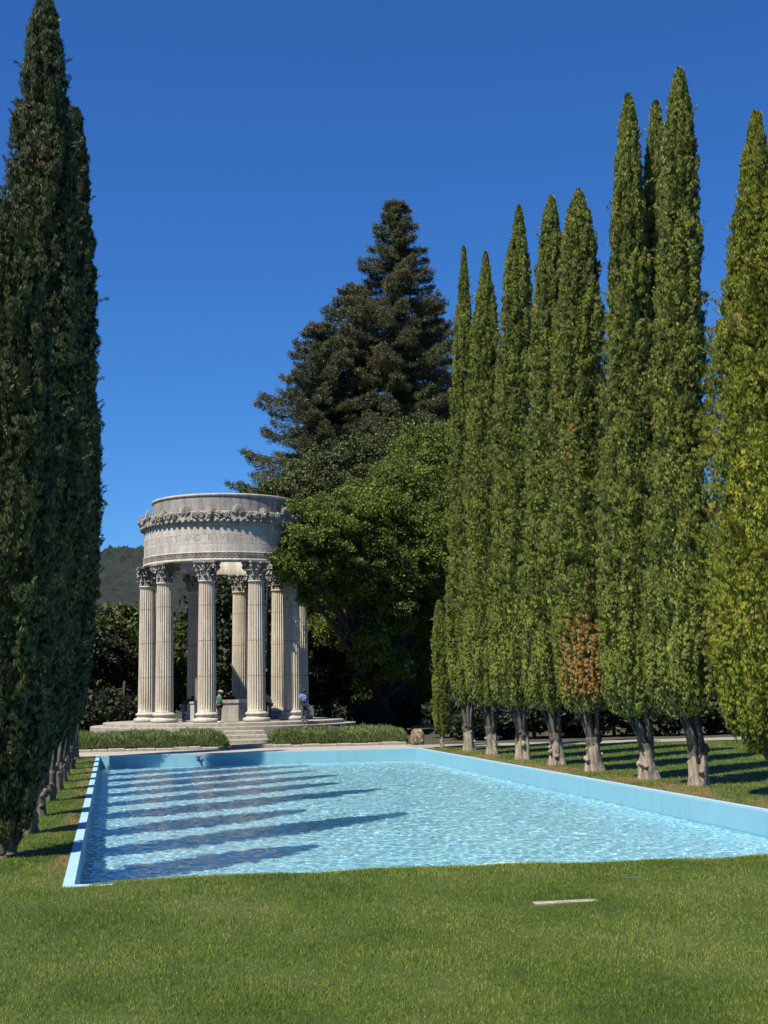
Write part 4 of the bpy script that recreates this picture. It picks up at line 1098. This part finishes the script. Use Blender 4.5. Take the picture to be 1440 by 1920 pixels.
tc = N(nt, 'TexCoord'); nt.links.new(tc.outputs['Object'], vo.inputs['Vector'])
c = mix(nt, .8, ramp(nt, noise(nt, 7, 4), [(.3, (.16, .11, .07)), (.7, (.50, .42, .31))]), ramp(nt, vo.outputs['Distance'], [(.1, (.75, .7, .62)), (.5, (.3, .28, .25))]), 'OVERLAY'); nt.links.new(c, b.inputs['Base Color']); b.inputs['Roughness'].default_value = .9
bump(nt, b, noise(nt, 12, 5), 1, .05)
rough_block()

M['cover'] = plain('green_cover', (.07, .10, .07), .6)
# flat markers in the lawn, spout in the far wall
def slab(name, x, y, w, d, rz, label, mt):
    mb = MB(); mb.box((-w / 2, -d / 2, -.05), (w / 2, d / 2, .024), bev=.005); o = mb.build(name, mt); z = float(lawn_h(x, y)); o.location = (x, y, z - .01); o.rotation_euler.z = rz
    tag(o, label, 'slab', None)
slab('paving_slab', 5.62, 16.50, .82, .15, .0, 'pale rectangular stone slab lying flush in the front lawn', M['step'])
slab('access_cover', 7.1, 18.0, .30, .12, 0, 'small dark green flat cover in the lawn close to the pool edge', M['cover'])
mb = MB(); p = at(372, 1419, PYF - .16)
mb.tube([(0, .05, 0), (0, -.10, .0), (0, -.22, -.03)], [.05, .045, .04], 10); mb.tube([(-.14, -.05, .03), (0, -.1, .04)], [.02, .03], 6); mb.tube([(.14, -.05, .05), (0, -.1, .04)], [.02, .03], 6)
o = mb.build('water_spout', M['bark_dark']); o.location = (p.x, PYF - .16, -.17); tag(o, 'small dark metal spout on the far wall of the pool', 'spout')

# ------------------------------------------------------------------ people
def skin_mesh(name, V, E, R, root=0, sub=1):
    me = bpy.data.meshes.new(name + '_cage'); me.from_pydata(V, E, []); ob = bpy.data.objects.new('tmp', me); COL.objects.link(ob)
    md = ob.modifiers.new('s', 'SKIN'); md.use_smooth_shade = True
    sv = me.skin_vertices[0].data
    for i, r_ in enumerate(R): sv[i].radius = (r_, r_) if not isinstance(r_, tuple) else r_
    sv[root].use_root = True
    ss = ob.modifiers.new('d', 'SUBSURF'); ss.levels = sub; ss.render_levels = sub
    bpy.context.view_layer.update(); dg = bpy.context.evaluated_depsgraph_get()
    out = bpy.data.meshes.new_from_object(ob.evaluated_get(dg)); out.name = name
    bpy.data.objects.remove(ob); return out
def lerp(a, b, t): return tuple(a[i] + (b[i] - a[i]) * t for i in range(3))
SKIN = plain('skin', (.42, .25, .17), .5, .08, 30); SKIND = plain('dark_skin', (.16, .085, .055), .5, .08, 30)
def person(loc, rz, J, skin, shirt, trousers, shoe, hair, label, sleeve=1.0, cap=None, jacket_fat=1.0):
    """J: joints by name, facing -Y; metres"""
    t = empty('person', loc, rz, label, 'person')
    names = ['pelvis', 'waist', 'chest', 'neck', 'headb', 'headt', 'shL', 'elL', 'wrL', 'paL', 'shR', 'elR', 'wrR', 'paR', 'hipL', 'knL', 'anL', 'toL', 'hipR', 'knR', 'anR', 'toR']
    rad = dict(pelvis=(.15, .11), waist=(.125, .095), chest=(.155, .105), neck=.055, headb=.075, headt=.085, shL=.06, elL=.043, wrL=.03, paL=.036, hipL=.085, knL=.058, anL=.042, toL=.04)
    ed = [('pelvis', 'waist'), ('waist', 'chest'), ('chest', 'neck'), ('neck', 'headb'), ('headb', 'headt')]
    for s in 'LR': ed += [('chest', 'sh' + s), ('sh' + s, 'el' + s), ('el' + s, 'wr' + s), ('wr' + s, 'pa' + s), ('pelvis', 'hip' + s), ('hip' + s, 'kn' + s), ('kn' + s, 'an' + s), ('an' + s, 'to' + s)]
    V = [J[n_] for n_ in names]; E_ = [(names.index(a), names.index(b)) for a, b in ed]
    R_ = [rad.get(n_, rad.get(n_[:-1] + 'L')) for n_ in names]
    # fingers and thumb on each hand
    for s in 'LR':
        w = Vector(J['wr' + s]); p_ = Vector(J['pa' + s]); d = (p_ - w).normalized(); sd_ = d.cross(Vector((0, 0, 1))); sd_ = sd_.normalized() if sd_.length > .1 else Vector((1, 0, 0))
        for q, ln in ((-.028, .07), (-.010, .08), (.010, .076), (.028, .06)):
            a = p_ + sd_ * q + d * .02; b_ = a + d * ln * .5 + Vector((0, 0, -.008)); c_ = b_ + d * ln * .4 + Vector((0, 0, -.02))
            n0 = len(V); V += [tuple(a), tuple(b_), tuple(c_)]; R_ += [.011, .009, .007]; E_ += [(names.index('pa' + s), n0), (n0, n0 + 1), (n0 + 1, n0 + 2)]
        a = w.lerp(p_, .5) + sd_ * .035; n0 = len(V); V += [tuple(a), tuple(a + sd_ * .025 + d * .04)]; R_ += [.012, .009]; E_ += [(names.index('pa' + s), n0), (n0, n0 + 1)]
    link('body', skin_mesh('body', V, E_, R_), skin, t)
    # shirt or jacket
    k = jacket_fat; sn = ['pelvis', 'waist', 'chest', 'shL', 'elL', 'shR', 'elR']; V2 = [J[n_] for n_ in sn]; V2[0] = lerp(J['pelvis'], J['waist'], -.15)
    R2_ = [(.185 * k, .14 * k), (.165 * k, .13 * k), (.185 * k, .135 * k), .088 * k, .066 * k, .088 * k, .066 * k]; E2 = [(0, 1), (1, 2), (2, 3), (3, 4), (2, 5), (5, 6)]
    V2.append(lerp(J['chest'], J['neck'], .75)); R2_.append(.085); E2.append((2, 7))
    if sleeve > .8:
        V2 += [lerp(J['elL'], J['wrL'], .9), lerp(J['elR'], J['wrR'], .9)]; R2_ += [.05, .05]; E2 += [(4, 8), (6, 9)]
    else:
        V2[4] = lerp(J['shL'], J['elL'], .8); V2[6] = lerp(J['shR'], J['elR'], .8); R2_[4] = R2_[6] = .075
    link('shirt', skin_mesh('shirt', V2, E2, R2_), shirt, t)
    V3 = [J['pelvis']]; R3 = [(.16, .125)]; E3 = []
    for s in 'LR':
        n0 = len(V3); V3 += [J['hip' + s], J['kn' + s], lerp(J['kn' + s], J['an' + s], .95)]; R3 += [.105, .08, .068]; E3 += [(0, n0), (n0, n0 + 1), (n0 + 1, n0 + 2)]
    link('trousers', skin_mesh('trousers', V3, E3, R3), trousers, t)
    for s in 'LR':
        a = Vector(J['an' + s]); b_ = Vector(J['to' + s]); mb = MB(); dz = a.z - .0
        mb.tube([a + Vector((0, .05, -a.z + .05)), a + Vector((0, 0, -a.z + .055)), b_.lerp(a, .3) + Vector((0, 0, -b_.z + .045 + 0)), b_ + (b_ - a).normalized() * .05 + Vector((0, 0, -b_.z + .035))], [.045, .055, .052, .03], 10)
        mb.build('shoe', shoe, t)
    h0, h1 = Vector(J['headb']), Vector(J['headt']); up = (h1 - h0).normalized(); fc = Vector((0, -1, 0)); fc = (fc - up * fc.dot(up)).normalized(); hc = h0.lerp(h1, .55)
    sdv = up.cross(fc)
    mb = MB(); mb.ball(hc + up * .035 - fc * .022, .108, 12, 8, (1, 1, .95)); hr = mb.build('hair', hair, t)
    hm = MB(); hm.ball(hc - up * .045 + fc * .0, .07, 8, 6)  # jaw mass sits in the body's head
    for s in (-1, 1):
        mb = MB(); mb.ball(hc + fc * .098 + sdv * .033 * s - up * .005, .011, 6, 4); mb.build('eye', M['bark_dark'], t)
        mb = MB(); mb.ball(hc + sdv * .098 * s - up * .01, .024, 6, 5, (.5, 1, 1.3)); mb.build('ear', skin, t)
    mb = MB(); mb.tube([hc + fc * .09 + up * .0, hc + fc * .118 - up * .03, hc + fc * .098 - up * .04], [.010, .016, .012], 6); mb.build('nose', skin, t)
    mb = MB(); mb.tube([hc + fc * .096 - up * .066 - sdv * .022, hc + fc * .100 - up * .066, hc + fc * .096 - up * .066 + sdv * .022], [.006, .008, .006], 5); mb.build('mouth', skin, t)
    if cap:
        mb = MB(); mb.ball(hc + up * .06, .112, 12, 8, (1, 1, .75)); mb.tube([hc + up * .07 + fc * .08, hc + up * .06 + fc * .19], [.075, .05], 8); mb.build('cap', cap, t)
    return t
def stand(hands='side', lean=0, sp=.10):
    J = dict(pelvis=(0, 0, .95), waist=(0, 0, 1.10), chest=(0, -.0, 1.32), neck=(0, 0, 1.46), headb=(0, -.02, 1.53), headt=(0, -.03, 1.64))
    for s, k in (('L', 1), ('R', -1)):
        J['sh' + s] = (.19 * k, 0, 1.38); J['hip' + s] = (.09 * k, 0, .88); J['kn' + s] = (sp * k, -.02, .48); J['an' + s] = (sp * k, 0, .08); J['to' + s] = (sp * 1.15 * k, -.15, .04)
        if hands == 'side': J['el' + s] = (.25 * k, .02, 1.10); J['wr' + s] = (.26 * k, -.05, .86); J['pa' + s] = (.26 * k, -.08, .78)
        if hands == 'phone': J['el' + s] = (.25 * k, -.04, 1.12); J['wr' + s] = (.10 * k, -.24, 1.16); J['pa' + s] = (.03 * k, -.30, 1.19)
        if hands == 'front': J['el' + s] = (.24 * k, .0, 1.11); J['wr' + s] = (.14 * k, -.18, .98); J['pa' + s] = (.08 * k, -.24, .95)
    return J
def bend(J, ang, z0=.95):
    """hinge the upper body forward about the hips"""
    out = {}
    for k, v in J.items():
        if v[2] > z0 + .01 or k[:2] in ('el', 'wr', 'pa'):
            y, z = v[1], v[2] - z0; out[k] = (v[0], y * math.cos(ang) - z * math.sin(ang), z0 + z * math.cos(ang) + y * math.sin(ang))
        else: out[k] = v
    return out
BLUE = plain('blue_shirt', (.10, .24, .62), .8, .1, 6); JEAN = plain('jeans', (.10, .13, .19), .9, .25, 20); BLK = plain('black_cloth', (.018, .018, .022), .8, .2, 12)
GRN = plain('green_cloth', (.03, .17, .10), .7, .15, 12); WHT = plain('white_shoe', (.75, .75, .72), .5, .05); GRY = plain('grey_trousers', (.085, .085, .08), .85, .15, 12); PALE = plain('pale_jacket', (.36, .34, .30), .85, .12, 10)
HAIR = plain('dark_hair', (.018, .014, .012), .6, .2, 40); GCAP = plain('pale_cap', (.55, .5, .42), .8, .05); BRN = plain('brown_hair', (.10, .045, .03), .6, .2, 40)

Jp = stand('phone'); Jp['headb'] = (0, -.05, 1.53); Jp['headt'] = (0, -.10, 1.62)
pt = person((10.12, 72.0, TZ), .35, Jp, SKIND, BLUE, GRY, GRY, HAIR, 'person in a bright blue shirt looking down at a phone beside the right hand column', sleeve=.4, jacket_fat=1.12)
mb = MB()   # white print: a numeral-like ring on the chest
for cx0, z0_ in ((-.0, 1.30), (-.02, 1.19)):
    pts = [(cx0 + .055 * math.cos(q), -.185 - .02 * math.cos(q) ** 2 * 0, z0_ + .055 * math.sin(q)) for q in np.linspace(-2.4, 1.9, 10)]
    mb.tube(pts, [.02] * 10, 5)
mb.build('shirt_print', WHT, pt)
mb = MB(); mb.box((-.04, -.36, 1.19), (.04, -.345, 1.33)); mb.build('phone', M['bark_dark']); ph_ = bpy.data.objects['phone']; ph_.location = (10.12, 72.0, TZ); ph_.rotation_euler.z = .35
tag(ph_, 'small dark phone held by the person in the blue shirt', 'phone')

person((5.55, 71.55, TZ), PI / 2 + .35, stand('front', sp=.08), SKIN, GRN, BLK, WHT, BRN, 'person in green jacket, pale cap and black trousers at the top of the steps', cap=GCAP)
Jb = bend(stand('front'), .95); Jb['elL'] = (.24, -.52, 1.18); Jb['wrL'] = (.18, -.62, 1.2); Jb['paL'] = (.15, -.70, 1.2); Jb['elR'] = (-.24, -.50, 1.18); Jb['wrR'] = (-.16, -.62, 1.2); Jb['paR'] = (-.13, -.70, 1.2)
p = at(343, 1353, 76.6); person((p.x, p.y, TZ), PI / 2, Jb, SKIN, BLK, JEAN, WHT, BLK, 'person in black top and blue jeans bending over the left side of the well parapet', jacket_fat=1.1)
Jb = bend(stand('side'), .45); Jb['elL'] = (.24, -.30, 1.15); Jb['wrL'] = (.18, -.45, 1.05); Jb['paL'] = (.15, -.52, 1.04); Jb['elR'] = (-.24, -.30, 1.15); Jb['wrR'] = (-.16, -.45, 1.05); Jb['paR'] = (-.13, -.52, 1.04)
p = at(507, 1350, 77.2); person((p.x, p.y, TZ), -PI / 2 - .1, Jb, SKIN, PALE, GRY, BLK, HAIR, 'person in a pale jacket leaning forward in the shade between two right hand columns', jacket_fat=1.2)
Jb = bend(stand('front'), .6)
p = at(431, 1345, 80.3); person((p.x, p.y, TZ), .1, Jb, SKIN, BLK, BLK, BLK, HAIR, 'person in dark clothes stooping behind the well parapet in the middle of the temple', jacket_fat=1.1)

# ------------------------------------------------------------------ every surface keeps its hue, at one overall reflectance
KEEP = {'pool_water': 1.0}
for m_ in bpy.data.materials:
    k = KEEP.get(m_.name, .68)
    if k == 1.0 or not m_.use_nodes: continue
    nt = m_.node_tree
    for nd in list(nt.nodes):
        if nd.type in ('BSDF_PRINCIPLED', 'BSDF_TRANSLUCENT'):
            inp = nd.inputs[0]
            if inp.is_linked:
                nt.links.new(mix(nt, 1.0, inp.links[0].from_socket, (k, k, k), 'MULTIPLY'), inp)
